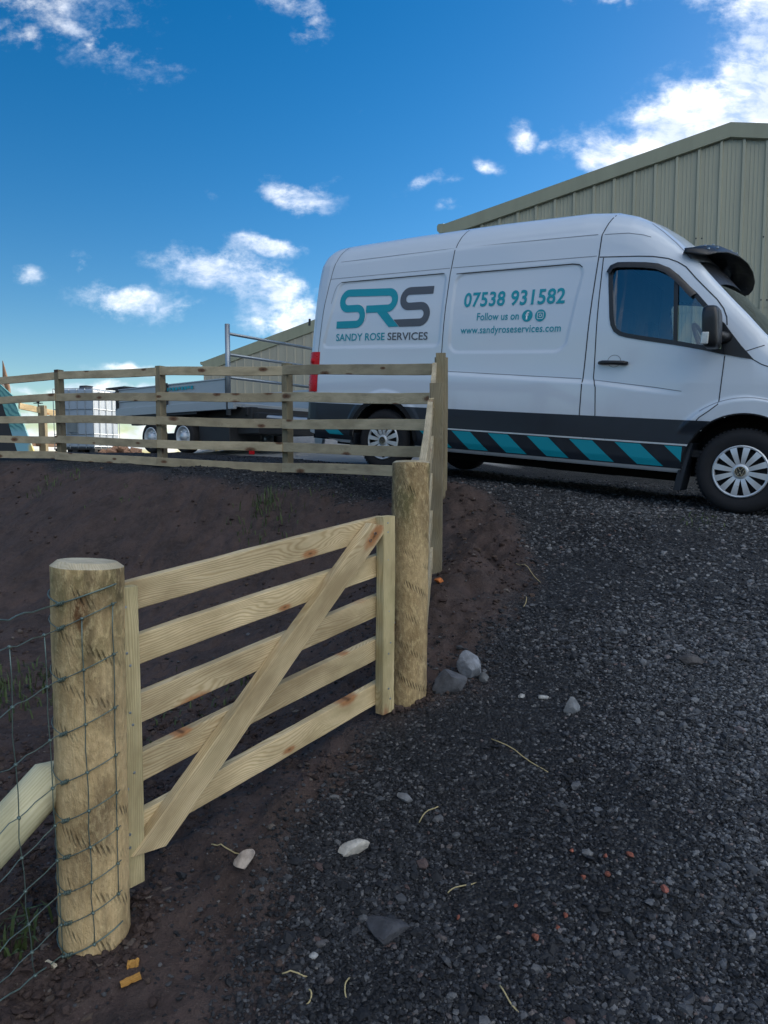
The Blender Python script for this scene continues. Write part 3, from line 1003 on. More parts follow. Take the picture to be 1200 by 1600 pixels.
for k in range(5):
    for i in range(4):
        a = at(run_posts[i][0] if i else 676, rail_v[i][k], run_posts[i][3] if i else 6.0)
        b = at(run_posts[i + 1][0], rail_v[i + 1][k], run_posts[i + 1][3])
        e = (b - a).normalized()
        board('rail', fence_l, a + e * (.002 if i else 0), b - e * .002, .098, .036, M_OLD, warp=.006, bev=.002)

# near run beside the track, from the gate post up to the corner
fence_s = empty('rail_fence', (.3, 4.5, gz(.3, 4.5)), 'short weathered rail fence climbing from the gate post to the corner beside the gravel track', 'fence')
sp = [(at(682, 600, 4.5), at(680, 900, 4.5)), (at(689, 553, 6.0), at(688, 780, 6.0))]
sdir_ = (sp[1][0] - sp[0][0]); sdir_.z = 0; sdir_.normalize()
snor = Vector((-sdir_.y, sdir_.x, 0))          # left of travel: rail side
for (tp, bt) in sp:
    board('post', fence_s, (bt.x, bt.y, gz(bt.x, bt.y) - .2), (tp.x, tp.y, tp.z), .085, .085, M_GREYPOST, up=sdir_, bev=.004, nseg=8)
for k in range(5):
    vk = [577, 622, 665, 706, 737][k]
    e1 = Vector((.440, 6.02, H + (717 - vk) / 1080 * 6.0))
    m1 = Vector((.302, 4.5, H + .335 - .236 * k))
    g1 = Vector((.172, 3.14, H - .06 - .215 * k))
    board('rail', fence_s, m1, e1, .098, .034, M_OLD, warp=.004, bev=.002)
    board('rail', fence_s, g1, m1 - (m1 - g1).normalized() * .002, .098, .034, M_OLD, warp=.004, bev=.002)

# ------------------------------------------------------------------ stock netting on the left
net = empty('wire_fence', (LP.x, LP.y, gz(LP.x, LP.y)), 'galvanised stock netting stretched left from the wrapped gate post', 'fence')
netdir = Vector((-.70, -.71, 0)).normalized()
pc = Vector((LP.x, LP.y, 0))
rows_post = [948, 988, 1068, 1153, 1228, 1288, 1345, 1400, 1448, 1497]        # rows where each wire meets the left edge of the post
rows_edge = [970, 1018, 1118, 1210, 1302, 1376, 1432, 1484, 1535, 1566]       # rows at the picture's left edge
wires = []
for i, (vp, ve) in enumerate(zip(rows_post, rows_edge)):
    r_ = .0022 if i in (0, 9) else .0015
    zp = at_y(100, vp, 1.84).z
    ze = at_y(0, ve, 1.64).z
    pe = at_y(0, ve, 1.64)
    axc = pc + Vector((math.tan(lean_l) * (zp - LP.z), 0, 0))
    pts = []
    R_ = .099 + r_
    for a in np.linspace(math.radians(-20), math.radians(-128), 12):        # round the near side of the post
        p = axc + Vector((math.cos(a) * R_, math.sin(a) * R_, 0))
        p.z = zp + (.046 if i else .034) * (math.cos(a) + .61)
        pts.append(p)
    last = pts[-1]
    for q in np.linspace(.12, 3.2, 22):
        p = last.lerp(Vector((pe.x, pe.y, ze)), q)
        p.z += .006 * math.sin(q * 13 + i * 2.3) * min(1, q)
        pts.append(p)
    wires.append(pts)
    mb = MB(); mb.tube([p - net.location for p in pts], r_, 6)
    mb.build('line_wire', M_WIRE, net, smooth=True)
    # tie-off loop and wrapped tail
    mb = MB()
    loop = []
    for a in np.linspace(math.radians(180), math.radians(250), 6):
        p = axc + Vector((math.cos(a) * R_, math.sin(a) * R_, 0)); p.z = pts[11].z + .035 - .02 * (a - math.pi)
        loop.append(p)
    loop.append(pts[10] + Vector((0, -.004, .002)))
    mb.tube([p - net.location for p in loop], r_ * .9, 6)
    c0 = pts[10] - net.location; dvec = (pts[8] - pts[10]).normalized()
    coil = [c0 + dvec * (.028 * q) + Vector((0, -.7, .7)) * 0 + Vector((0, math.cos(q * 28) * .0055, math.sin(q * 28) * .0055)) for q in np.linspace(0, 1, 30)]
    mb.tube(coil, .0014, 5)
    mb.build('wire_tie', M_WIRE, net, smooth=True)
# upright stay wires: one on the post face, others along the net
def on_wire(i, q):
    pts = wires[i]
    k = min(int(q * (len(pts) - 1)), len(pts) - 2); fr = q * (len(pts) - 1) - k
    return pts[k].lerp(pts[k + 1], fr)


for si, (qs, drift, first) in enumerate(((.17, .004, 1), (.375, .010, 1), (.51, .014, 1), (.69, .016, 1), (.02, .0, 1), (.86, .016, 1))):
    pts = []
    for i in range(first, 9 if si == 4 else 10):
        p = on_wire(i, min(.97, max(0.0, qs - drift * (i - 1) * .7))) + Vector((0, -.003, 0))
        if pts:
            m = pts[-1].lerp(p, .5) + Vector((.003 * math.sin(i * 3 + si), -.002, 0))
            pts.append(m)
        pts.append(p)
    mb = MB(); mb.tube([p - net.location for p in pts], .0014, 6)
    for p in pts[::2]:
        mb.lathe([(0, -.006), (.0042, -.004), (.0042, .004), (0, .006)], 8, Matrix.Translation(p - net.location) @ Matrix.Rotation(.8, 4, 'Z'))
    mb.build('stay_wire', M_WIRE, net, smooth=True)

# ------------------------------------------------------------------ loose gravel (uncountable) and stones
phi = (1 + 5 ** .5) / 2
ICO = np.array([(-1, phi, 0), (1, phi, 0), (-1, -phi, 0), (1, -phi, 0), (0, -1, phi), (0, 1, phi), (0, -1, -phi), (0, 1, -phi), (phi, 0, -1), (phi, 0, 1), (-phi, 0, -1), (-phi, 0, 1)])
ICO /= np.linalg.norm(ICO[0])
ICF = np.array([(0, 11, 5), (0, 5, 1), (0, 1, 7), (0, 7, 10), (0, 10, 11), (1, 5, 9), (5, 11, 4), (11, 10, 2), (10, 7, 6), (7, 1, 8), (3, 9, 4), (3, 4, 2), (3, 2, 6), (3, 6, 8), (3, 8, 9), (4, 9, 5), (2, 4, 11), (6, 2, 10), (8, 6, 7), (9, 8, 1)])


def scatter(n, ymin, ymax, rmin, rmax, soil_keep, pw=2.0):
    yy = ymin + (ymax - ymin) * rng.random(n * 3) ** 1.15
    xx = -yy * .62 + rng.random(n * 3) * yy * 1.24
    s = soil_mask(xx, yy)
    ok = (rng.random(n * 3) < (1 - s) + s * soil_keep) & (concrete_mask(xx, yy) < .5)
    ok &= ~((xx < -2.4))
    ok &= rng.random(n * 3) < np.clip(.30 + 1.6 * fbm(xx, yy, 1.4, 3, 61) + .45 * np.clip((-soil_sd(xx, yy) - .15) / .9, 0, 1), .10, 1)
    xx, yy = xx[ok][:n], yy[ok][:n]
    r = rmin + (rmax - rmin) * rng.random(len(xx)) ** pw
    return xx, yy, r


def stones(name, parts, mat):
    xs = np.concatenate([p[0] for p in parts]); ys = np.concatenate([p[1] for p in parts]); rs = np.concatenate([p[2] for p in parts])
    n = len(xs)
    zs = ground(xs, ys)
    shp = ICO[None] * (1 + .32 * (rng.random((n, 12, 1)) - .5) * 2)
    sc = np.stack([1 + .45 * rng.random(n), .75 + .35 * rng.random(n), .45 + .4 * rng.random(n)], -1)
    shp = shp * sc[:, None, :]
    a = rng.random(n) * 6.283
    ca, sa = np.cos(a), np.sin(a)
    tl = (rng.random(n) - .5) * 1.2
    ct, st = np.cos(tl), np.sin(tl)
    x, y, z = shp[..., 0], shp[..., 1], shp[..., 2]
    y, z = y * ct[:, None] - z * st[:, None], y * st[:, None] + z * ct[:, None]
    x, y = x * ca[:, None] - y * sa[:, None], x * sa[:, None] + y * ca[:, None]
    V = np.stack([x, y, z], -1) * rs[:, None, None] + np.stack([xs, ys, zs + rs * .22], -1)[:, None, :]
    F = (ICF[None] + (np.arange(n) * 12)[:, None, None]).reshape(-1, 3)
    me = fast_mesh(name, V.reshape(-1, 3), F, smooth=False)
    me.materials.append(mat)
    o = bpy.data.objects.new(name, me)
    COL.objects.link(o)
    o['kind'] = 'stuff'
    return o


def stone_mat():
    m, t, b = material('loose_stone')
    o = t.new('ShaderNodeTexCoord').outputs['Object']
    g = t.new('ShaderNodeNewGeometry')
    rnd = g.outputs['Random Per Island']
    c = t.ramp(rnd, [(0, (.004, .005, .007)), (.42, (.010, .0115, .015)), (.60, (.024, .0265, .032)), (.74, (.058, .062, .070)), (.87, (.115, .12, .13)), (.965, (.24, .24, .24)), (.988, (.13, .06, .045)), (1., (.30, .29, .27))])
    nz = t.noise(o, 160., 3, .6)
    c = t.mix(t.maprange(nz, .35, .75, 0, .5), c, (.045, .044, .045))
    gs3 = t.new('ShaderNodeSeparateXYZ'); t.l.new(o, gs3.inputs[0])
    pale = t.math('MULTIPLY', t.maprange(gs3.outputs[0], .2, 2.0), t.maprange(t.noise(o, 1.1, 4, .6), .3, .65))
    c = t.mix(t.maprange(gs3.outputs[0], .0, 1.7, .5, 0), c, (.009, .010, .013))
    c = t.mix(t.math('MULTIPLY', pale, .5), c, t.mix(rnd, (.03, .032, .036), (.22, .225, .23)))
    t.put(b.inputs['Base Color'], c)
    b.inputs['Roughness'].default_value = .72
    b.inputs['Specular IOR Level'].default_value = .4
    t.put(b.inputs['Normal'], t.bump(nz, .4, .003))
    return m


M_STONE = stone_mat()
gravel = stones('gravel', [scatter(52000, 1.45, 3.8, .0025, .0075, .10), scatter(26000, 1.45, 6.8, .004, .0105, .035), scatter(2200, 1.5, 7, .010, .020, .04, 3.), scatter(9000, 3.2, 9.0, .009, .016, .02)], M_STONE)


def clods(n):
    yy = 1.5 + 7.5 * rng.random(n * 4) ** 1.1
    xx = -yy * .62 + rng.random(n * 4) * yy * .9
    ok = rng.random(n * 4) < soil_mask(xx, yy) * np.clip(.35 + 2.2 * fbm(xx, yy, 2.0, 3, 66), .03, 1) * np.clip(1.25 - .17 * yy, .12, 1)
    xx, yy = xx[ok][:n], yy[ok][:n]
    return xx, yy, (.002 + .0115 * rng.random(len(xx)) ** 4.5) * (1 + .10 * yy)


def clod_mat():
    m, t, b = material('soil_clod')
    o = t.new('ShaderNodeTexCoord').outputs['Object']
    rnd = t.new('ShaderNodeNewGeometry').outputs['Random Per Island']
    c = t.ramp(rnd, [(0, (.040, .029, .027)), (.7, (.070, .050, .044)), (.93, (.085, .062, .05)), (1., (.15, .13, .115))])
    t.put(b.inputs['Base Color'], c)
    b.inputs['Roughness'].default_value = .95
    b.inputs['Specular IOR Level'].default_value = .15
    t.put(b.inputs['Normal'], t.bump(t.noise(o, 120, 4, .65), .8, .006))
    return m


_a = rng.random(420) * 6.283
_r = .100 + .05 * rng.random(420) ** 2
_c = np.where(np.arange(420) < 230, 0, 1)
_px, _py = np.array([-.805, .103])[_c], np.array([1.93, 3.03])[_c]
_k = np.array([1.0, .86])[_c]
feet = (_px + np.cos(_a) * _r * _k, _py + np.sin(_a) * _r * _k, .004 + .012 * rng.random(420) ** 2)
clod_o = stones('soil_clods', [clods(20000), feet], clod_mat())


def rock(name, u, v, d, size, col, label, seed, group=None, sink=.3, rot=0., cat='rock', facets=2):
    bm = bmesh.new()
    bmesh.ops.create_icosphere(bm, subdivisions=3, radius=1)
    rn = random.Random(seed)
    planes = [(Vector((rn.uniform(-1, 1), rn.uniform(-1, 1), rn.uniform(-.6, 1))).normalized(), rn.uniform(.45, .78)) for _ in range(11)]
    for vt in bm.verts:
        p = vt.co.copy()
        for (nn, dd_) in planes:
            e = p.dot(nn) - dd_
            if e > 0: p -= nn * e * .92
        p *= 1 + .05 * mnoise.noise(p * 3 + Vector((seed, 0, 0))) + .03 * mnoise.noise(p * 9)
        vt.co = Vector((p.x * size[0], p.y * size[1], p.z * size[2]))
    me = bpy.data.meshes.new(name); bm.to_mesh(me); bm.free()
    o = bpy.data.objects.new(name, me); COL.objects.link(o)
    p = at(u, v, d)
    z = gz(p.x, p.y)
    o.location = (p.x, p.y, z + size[2] * (1 - sink) * .75)
    o.rotation_euler = (rn.uniform(-.15, .15), rn.uniform(-.15, .15), rot)
    for pl in me.polygons: pl.use_smooth = True
    auto_smooth(o, 24)
    key = 'rock_%02d' % int(col[0] * 100)
    m = bpy.data.materials.get(key)
    if m is None:
        m, t, b = material(key)
        ob = t.new('ShaderNodeTexCoord').outputs['Object']
        nz = t.noise(ob, 18, 6, .65)
        n2 = t.noise(ob, 90, 3, .6)
        c = t.mix(t.maprange(nz, .3, .7), tuple(x * .6 for x in col), tuple(min(1, x * 1.3) for x in col))
        c = t.mix(t.maprange(n2, .6, .75, 0, .5), c, tuple(x * .35 for x in col))
        t.put(b.inputs['Base Color'], c)
        b.inputs['Roughness'].default_value = .85
        t.put(b.inputs['Normal'], t.bump(t.math('ADD', nz, t.math('MULTIPLY', n2, .4)), .6, .01))
    me.materials.append(m)
    return tag(o, label, cat, group)


rock('boulder', 737, 1048, 3.25, (.075, .06, .075), (.20, .215, .24), 'grey angular boulder standing upright beside the right gate post', 5, rot=.4, cat='rock', sink=.1)
rock('boulder', 702, 1082, 3.12, (.095, .06, .068), (.085, .088, .098), 'dark grey sloping boulder leaning between gate post and lighter boulder', 9, rot=.35, cat='rock')
rock('stone', 548, 1272, 2.28, (.066, .032, .030), (.46, .43, .38), 'pale flat stone lying on the gravel in front of the gate', 12, rot=.25, sink=.1)
rock('stone', 381, 1340, 2.20, (.032, .045, .036), (.37, .31, .26), 'smooth buff oblong stone on soil under the gate brace', 21, rot=-.4, sink=0)
rock('stone', 893, 1090, 3.0, (.045, .032, .04), (.15, .16, .17), 'grey stone alone in the middle of the gravel track', 31, rot=.3)
rock('stone', 632, 1222, 2.5, (.038, .025, .022), (.16, .165, .175), 'grey stone just right of the pale flat stone', 33, rot=.1)
rock('stone', 605, 1390, 2.0, (.085, .07, .03), (.05, .052, .06), 'broad dark flat stone sunk in the near gravel', 37, rot=.6, sink=.75)
rock('stone', 757, 1072, 3.2, (.028, .022, .03), (.12, .125, .13), 'small dark stone touching the light boulder', 41)
rock('stone', 848, 1080, 3.1, (.030, .015, .012), (.33, .33, .32), 'small pale flat stone right of the boulders', 43)
rock('stone', 815, 1080, 3.1, (.017, .015, .015), (.34, .34, .33), 'round white pebble between boulders and track middle', 47)
rock('stone', 1078, 1045, 3.3, (.075, .05, .03), (.07, .065, .065), 'flat brownish stone at the right of the track', 49, sink=.6)
rock('brick_fragment', 490, 1418, 1.92, (.016, .012, .012), (.33, .10, .06), 'tiny orange red brick chip in the near gravel', 51, cat='brick chip')
rock('brick_fragment', 686, 902, 4.2, (.034, .022, .02), (.52, .16, .04), 'orange chip at the foot of the side fence post', 53, cat='brick chip', sink=.1)
rock('brick_fragment', 1040, 1335, 2.1, (.016, .014, .012), (.24, .08, .06), 'dull red brick chip farthest right of the orange chips in the gravel', 57, cat='brick chip')


for k, (u, v) in enumerate(((893, 1331), (946, 1340), (984, 1339), (912, 1373), (950, 1368), (806, 1417), (884, 1433), (943, 1426), (871, 1451), (837, 1468), (716, 1436))):
    # depth on the sloping track under that pixel
    dd_ = 2.0
    for _ in range(30):
        p = at(u, v, dd_)
        dd_ *= 1 + .35 * (p.z - gz(p.x, p.y)) / 1.4
    sz = .009 + .006 * ((k * 7) % 5) / 5
    rock('brick_fragment', u, v, dd_, (sz, sz * .8, sz * .8), (.27, .085, .055), 'small orange red brick chip in the cluster on the near gravel', 60 + k, group='brick chips scattered on the gravel', cat='brick chip', sink=0, rot=k)


def chip(u, v, d, L, wd, rot, col, label, seed):
    p = at(u, v, d); z = gz(p.x, p.y)
    mb = MB(); rn = random.Random(seed)
    n = 7
    for s in (0,):
        v_, f_ = [], []
        for i in range(n):
            q = i / (n - 1) - .5
            wv = wd * (.75 + .4 * rn.random())
            h = .006 + .003 * rn.random()
            v_ += [(q * L, -wv / 2, 0), (q * L, wv / 2, .001), (q * L, wv / 2.3, h), (q * L, -wv / 2.4, h + .001 * rn.random())]
        for i in range(n - 1):
            for k in range(4):
                f_.append((i * 4 + k, i * 4 + (k + 1) % 4, i * 4 + 4 + (k + 1) % 4, i * 4 + 4 + k))
        f_ += [(0, 1, 2, 3), tuple((n - 1) * 4 + k for k in range(4))]
        mb.add(v_, f_)
    o = mb.build('wood_chip', col, None)
    o.location = (p.x, p.y, z + .006); o.rotation_euler = (.1, -.12, rot)
    return tag(o, label, 'wood chip')


M_CHIP = wood('fresh_wood_chip', (.62, .34, .09), (.46, .22, .05), (.3, .12, .03))
M_CHIPW = wood('pale_wood_chip', (.62, .55, .42), (.48, .42, .3), (.3, .2, .1))
chip(205, 1557, 1.86, .052, .02, .55, M_CHIP, 'larger orange wood chip on soil in front of the wrapped post', 1)
chip(209, 1524, 1.92, .03, .024, .2, M_CHIP, 'smaller orange wood chip close to the foot of the wrapped post', 2)
chip(80, 1508, 1.92, .045, .012, -.6, M_CHIPW, 'white wood chip under the netting by the wrapped post', 3)

M_STRAW = simple('dry_straw', (.40, .33, .17), .8, var=.3)


def straw(u, v, d, u2, v2, d2, label):
    a, b = at(u, v, d), at(u2, v2, d2)
    pts = []
    rn = random.Random(int(u * 7 + v))
    side = rn.uniform(-.02, .02)
    for q in np.linspace(0, 1, 9):
        p = a.lerp(b, q)
        p.x += side * math.sin(q * math.pi)
        pts.append(Vector((p.x, p.y, gz(p.x, p.y) + .008 + .006 * math.sin(q * 5))))
    base = pts[0].copy()
    mb = MB(); mb.tube([p - base for p in pts], [.0022] * 8 + [.001], 5)
    o = mb.build('straw_stalk', M_STRAW, None, smooth=True, loc=base)
    return tag(o, label, 'straw', 'dry stalks strewn on the track')


straw(768, 1125, 2.8, 862, 1162, 2.62, 'long curved straw stalk on the gravel right of the gate post')
straw(806, 893, 4.6, 845, 911, 4.3, 'straw stalk at the toe of the soil spill near the track')
straw(818, 950, 3.95, 822, 930, 4.1, 'short bent straw stalk just above the pale boulder')
straw(546, 1470, 1.85, 541, 1512, 1.80, 'short upright looking straw in the near gravel')
straw(482, 1480, 1.82, 478, 1506, 1.79, 'thin straw beside the soil edge at the bottom')
straw(655, 1255, 2.4, 690, 1230, 2.48, 'straw stalk right of the pale flat stone')
straw(782, 1452, 1.82, 812, 1500, 1.76, 'short straw below the brick chips on the near gravel')
straw(700, 1330, 2.12, 745, 1310, 2.17, 'straw stalk in the dark gravel below the flat stone')
straw(330, 1305, 2.3, 385, 1312, 2.27, 'dry stick on soil next to the buff stone')
straw(440, 1475, 1.85, 480, 1468, 1.86, 'pale stalk across the soil edge at the bottom')

# few weeds on the bank
mb = MB()
rn = random.Random(5)
for (u, v, d, n, sp_, hh) in ((82, 765, 8.2, 60, .28, .10), (420, 812, 6.6, 90, .30, .12), (415, 800, 6.8, 50, .16, .16), (30, 1015, 4.4, 240, .50, .13), (320, 1100, 3.6, 60, .35, .06), (15, 1480, 2.0, 60, .10, .10), (1095, 830, 5.3, 30, .2, .06), (520, 770, 6.9, 26, .3, .06), (200, 800, 7.4, 26, .4, .05)):
    c = at(u, v, d)
    for k in range(n):
        x_, y_ = c.x + rn.gauss(0, sp_ * .6), c.y + rn.gauss(0, sp_ * .6)
        z_ = gz(x_, y_)
        a = rn.random() * 6.28; L = hh * rn.uniform(.4, 1.1); bend = rn.uniform(.2, .9)
        dx, dy = math.cos(a), math.sin(a); wv = .003 + .003 * rn.random()
        p0 = Vector((x_, y_, z_ - .005)); p1 = p0 + Vector((dx * L * .3 * bend, dy * L * .3 * bend, L * .6)); p2 = p0 + Vector((dx * L * bend, dy * L * bend, L * (1 - .35 * bend)))
        s = Vector((-dy, dx, 0)) * wv
        mb.add([p0 - s, p0 + s, p1 + s * .9, p1 - s * .9, p2], [(0, 1, 2, 3), (3, 2, 4)])
gr = mb.build('grass', simple('weed_leaf', (.055, .085, .025), .7, var=.4, scale=3), None)
gr['kind'] = 'stuff'

# ------------------------------------------------------------------ the van
# van measures: s metres behind the front axle, y metres in from the near side, z metres above its own road plane
vroot = empty('panel_van', (0, 0, 0), 'white high roof panel van with teal lettering and chevron stripes on the gravel', 'van')
vm = Matrix.Identity(4)
for i in range(3):
    vm[i][0], vm[i][1], vm[i][2] = -VAN_R[i, 0], VAN_R[i, 1], VAN_R[i, 2]
vm[0][3], vm[1][3], vm[2][3] = VAN_T[0], VAN_T[1], VAN_T[2] + H
vroot.matrix_world = vm
HW = .99
ip = lambda x, xs, ys: np.interp(x, xs, ys)
sst = lambda e0, e1, x: (lambda q: q * q * (3 - 2 * q))(np.clip((x - e0) / (e1 - e0), 0, 1))


def roof_z(s):
    return ip(s, [-1.0, -.97, -.9, -.75, -.5, -.2, -.1, -.03, .1, .25, .385, .55, .647, .754, .88, 1.0, 1.15, 1.33, 1.6, 2.5, 3.6, 4.90],
              [.80, .92, 1.02, 1.12, 1.24, 1.36, 1.41, 1.47, 1.61, 1.76, 1.90, 2.08, 2.185, 2.29, 2.40, 2.485, 2.565, 2.625, 2.655, 2.665, 2.655, 2.63])


FA = (0.0, .362, .452)
RA = (3.657, .365, .43)


def rrect(s, z, left, right, z0, z1, rc):
    """signed distance to a rounded panel; left/right are callables of z (left is further back)"""
    dx = np.minimum(left(z) - s, s - right(z)); dz = np.minimum(z - z0, z1 - z)
    qx, qz = rc - dx, rc - dz
    return np.hypot(np.maximum(qx, 0), np.maximum(qz, 0)) + np.minimum(np.maximum(qx, qz), 0) - rc


def halfw(s, z):
    s = np.asarray(s, float); z = np.asarray(z, float)
    b = ip(z, [.28, .34, .40, .53, .75, 1.05, 1.2, 1.5, 1.8, 2.13, 2.19, 2.36, 2.7], [.06, .03, .012, 0, 0, 0, .006, .014, .030, .064, .074, .098, .15])
    R = roof_z(s)
    cs = ip(s, [-.5, -.15, 0, .5, .8, 1.3], [.9, .4, .30, .32, .75, 1.])
    h = np.maximum(R - z, 0)
    c = ip(h, [0, .006, .02, .05, .09, .15, .22, .30], [.34, .28, .205, .13, .08, .035, .010, 0]) * cs
    n = ip(s, [-1.02, -.97, -.9, -.8, -.65, -.5, -.3, 0, .4, 4.5, 4.68, 4.79, 4.85, 4.895], [.50, .36, .25, .17, .105, .07, .035, .012, 0, 0, .006, .022, .05, .10])
    wd = HW - b - c - n
    # waist crease: the panel stands out below it
    zc = ip(s, [.3, .48, 1.28, 2.85, 4.8], [.96, .977, 1.066, 1.13, 1.15])
    amt = .022 * sst(.45, .95, s) * sst(4.85, 4.6, s)
    wd = wd - amt * sst(-.042, .0, z - zc) * sst(.60, .0, z - zc)
    # pressed panels
    lp = rrect(s, z, lambda q: 4.655 - .27 * (q - 1.39), lambda q: 2.995 + 0 * q, 1.395, 2.135, .07)
    rp = rrect(s, z, lambda q: 2.875 + 0 * q, lambda q: 1.60 - .13 * (q - 1.35), 1.325, 2.115, .11)
    wd = wd - .012 * np.maximum(sst(.010, -.012, lp), sst(.010, -.012, rp))
    # gutter step along the high roof
    wd = wd - .008 * sst(2.375, 2.395, z) * sst(1.25, 1.45, s)
    # wheel arch flares
    for (a0, z0, r), rf, am in ((FA, .578, .030), (RA, .54, .012)):
        d = np.hypot(s - a0, z - z0)
        wd = wd + am * sst(rf + .02, rf - .012, d) * sst(.62 if r > .44 else .5, .76 if r > .44 else .6, z)
    return wd


def S(s, z, off=0., far=False):
    y = HW - float(halfw(s, z)) - off
    return Vector((-s, 2 * HW - y if far else y, z))


NB, HL = 124, [.36, .335, .31, .285, .26, .235, .21, .185, .16, .135, .11, .09, .07, .052, .036, .022, .011, .004, 0.0]
TOPN = 12
stn = np.unique(np.round(np.concatenate([np.arange(-1.0, -.9, .008), np.arange(-.9, 4.70, .0155), np.arange(4.70, 4.905, .008)]), 4))
rear_end = lambda z: ip(z, [.3, .75, 1.35, 2.2, 2.38, 2.48, 2.57, 2.64, 2.7], [4.86, 4.87, 4.895, 4.885, 4.87, 4.84, 4.78, 4.70, 4.62])
NT_ = len(stn)
R_s = roof_z(stn)
zb = ip(stn, [-1.0, -.9, -.6, .3, 4.3, 4.90], [.42, .33, .28, .30, .30, .40])
rows_z = []
for j in range(NB):
    rows_z.append(zb + (R_s - .36 * np.clip((R_s - zb) / 1.2, .25, 1) - zb) * j / NB)
for h in HL:
    rows_z.append(R_s - h * np.clip((R_s - zb) / 1.2, .25, 1))
ZZ = np.stack(rows_z, 1)                     # stations x rows
SS = np.repeat(stn[:, None], ZZ.shape[1], 1)
base_t = 4.3
q = np.clip((SS - base_t) / (4.90 - base_t), 0, 1)
SA = np.where(SS > base_t, base_t + q * (rear_end(ZZ) - base_t), SS)
for (a0, z0, r) in (FA, RA):
    d = np.hypot(SA - a0, ZZ - z0)
    m = (np.abs(d - r) < .0098) & (ZZ > z0)
    k = np.where(m, r / np.maximum(d, 1e-6), 1.)
    SA = a0 + (SA - a0) * k; ZZ = z0 + (ZZ - z0) * k
WW = halfw(SS, ZZ)
q2 = np.linspace(0, 1, TOPN + 1)[1:]
wt = WW[:, -1]
crown = ip(stn, [-1, -.5, -.15, .1, .5, .9, 1.4, 4.86], [.02, .04, .06, .10, .10, .06, .035, .03])
TS = np.repeat(SA[:, -1:], TOPN, 1)
TW_ = wt[:, None] * (1 - q2[None])
TZ = ZZ[:, -1:] + crown[:, None] * (1 - (1 - q2[None]) ** 2)
AS = np.concatenate([SA, TS], 1); AW = np.concatenate([WW, TW_], 1); AZ = np.concatenate([ZZ, TZ], 1)
J = AS.shape[1]
WIN = [(1.262, 2.02), (1.243, 2.062), (1.20, 2.086), (1.10, 2.078), (.95, 2.062), (.846, 2.043), (.745, 2.00), (.66, 1.93), (.58, 1.855), (.498, 1.78), (.392, 1.665), (.29, 1.55), (.235, 1.47), (.227, 1.293),
       (.40, 1.332), (.608, 1.373), (.85, 1.412), (1.035, 1.445), (1.10, 1.463), (1.15, 1.497), (1.182, 1.55), (1.20, 1.62), (1.22, 1.75), (1.245, 1.90)]


def in_poly(x, y, poly):
    ins = np.zeros(np.shape(x), bool)
    n = len(poly)
    for i in range(n):
        (x0, y0), (x1, y1) = poly[i], poly[(i + 1) % n]
        c = ((y0 > y) != (y1 > y)) & (x < x0 + (y - y0) * (x1 - x0) / ((y1 - y0) or 1e-9))
        ins ^= c
    return ins


def inset_poly(poly, d):
    n = len(poly); out = []
    ar = sum(poly[i][0] * poly[(i + 1) % n][1] - poly[(i + 1) % n][0] * poly[i][1] for i in range(n))
    sg = 1 if ar > 0 else -1
    for i in range(n):
        p0, p1, p2 = Vector(poly[i - 1]), Vector(poly[i]), Vector(poly[(i + 1) % n])
        a, b = (p1 - p0).normalized(), (p2 - p1).normalized()
        n1, n2 = Vector((-a.y, a.x)) * sg, Vector((-b.y, b.x)) * sg
        m = (n1 + n2); m = m / max(.35, m.dot(n1) if m.length else 1) if m.length else n1
        out.append(tuple(p1 + m * d))
    return out


WIN_HOLE = inset_poly(WIN, .018)
body_f, ws_f = [], []
ci = lambda A: (A[:-1, :-1] + A[1:, :-1] + A[1:, 1:] + A[:-1, 1:]) / 4
cS, cZ, cW = ci(AS), ci(AZ), ci(AW)
hole = np.zeros(cS.shape, bool)
rowid = np.arange(J - 1)[None].repeat(NT_ - 1, 0)
side = rowid < NB + len(HL) - 1
for (a0, z0, r) in (FA, RA):
    hole |= side & (((np.hypot(cS - a0, cZ - z0) < r - .001) & (cZ > z0 - .01)) | ((np.abs(cS - a0) < r) & (cZ <= z0)))
hole |= side & in_poly(cS, cZ, WIN_HOLE)
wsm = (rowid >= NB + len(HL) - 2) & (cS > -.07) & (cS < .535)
nv_ = NT_ * J
vid = np.arange(nv_).reshape(NT_, J)
qf = np.stack([vid[:-1, :-1], vid[1:, :-1], vid[1:, 1:], vid[:-1, 1:]], -1)
Vn = np.stack([-AS, HW - AW, AZ], -1).reshape(-1, 3)
Vf = Vn.copy(); Vf[:, 1] = 2 * HW - Vf[:, 1]


def van_sheet(name, mask, mat, off=0.):
    fn = qf[mask]
    F = np.concatenate([fn[:, ::-1], fn + nv_], 0)
    V = np.concatenate([Vn, Vf], 0)
    extra = []
    used, inv_ = np.unique(F.ravel(), return_inverse=True)
    me = fast_mesh(name, V[used] - np.array([0, 0, off]), inv_.reshape(F.shape), smooth=True)
    me.materials.append(mat)
    o = bpy.data.objects.new(name, me); COL.objects.link(o); o.parent = vroot
    bm = bmesh.new(); bm.from_mesh(me)
    bmesh.ops.remove_doubles(bm, verts=bm.verts, dist=.0006)
    bmesh.ops.recalc_face_normals(bm, faces=bm.faces)
    bm.to_mesh(me); bm.free()
    for p in me.polygons: p.use_smooth = True
    return o


body = van_sheet('body', ~hole & ~wsm, M_PAINT)
van_sheet('windscreen', wsm & (cS < .36), M_WSCREEN, .004)
van_sheet('visor_shade_band', wsm & (cS >= .36), M_PLASTIC, .004)  # opaque black strip painting the visor's shade over the upper windscreen
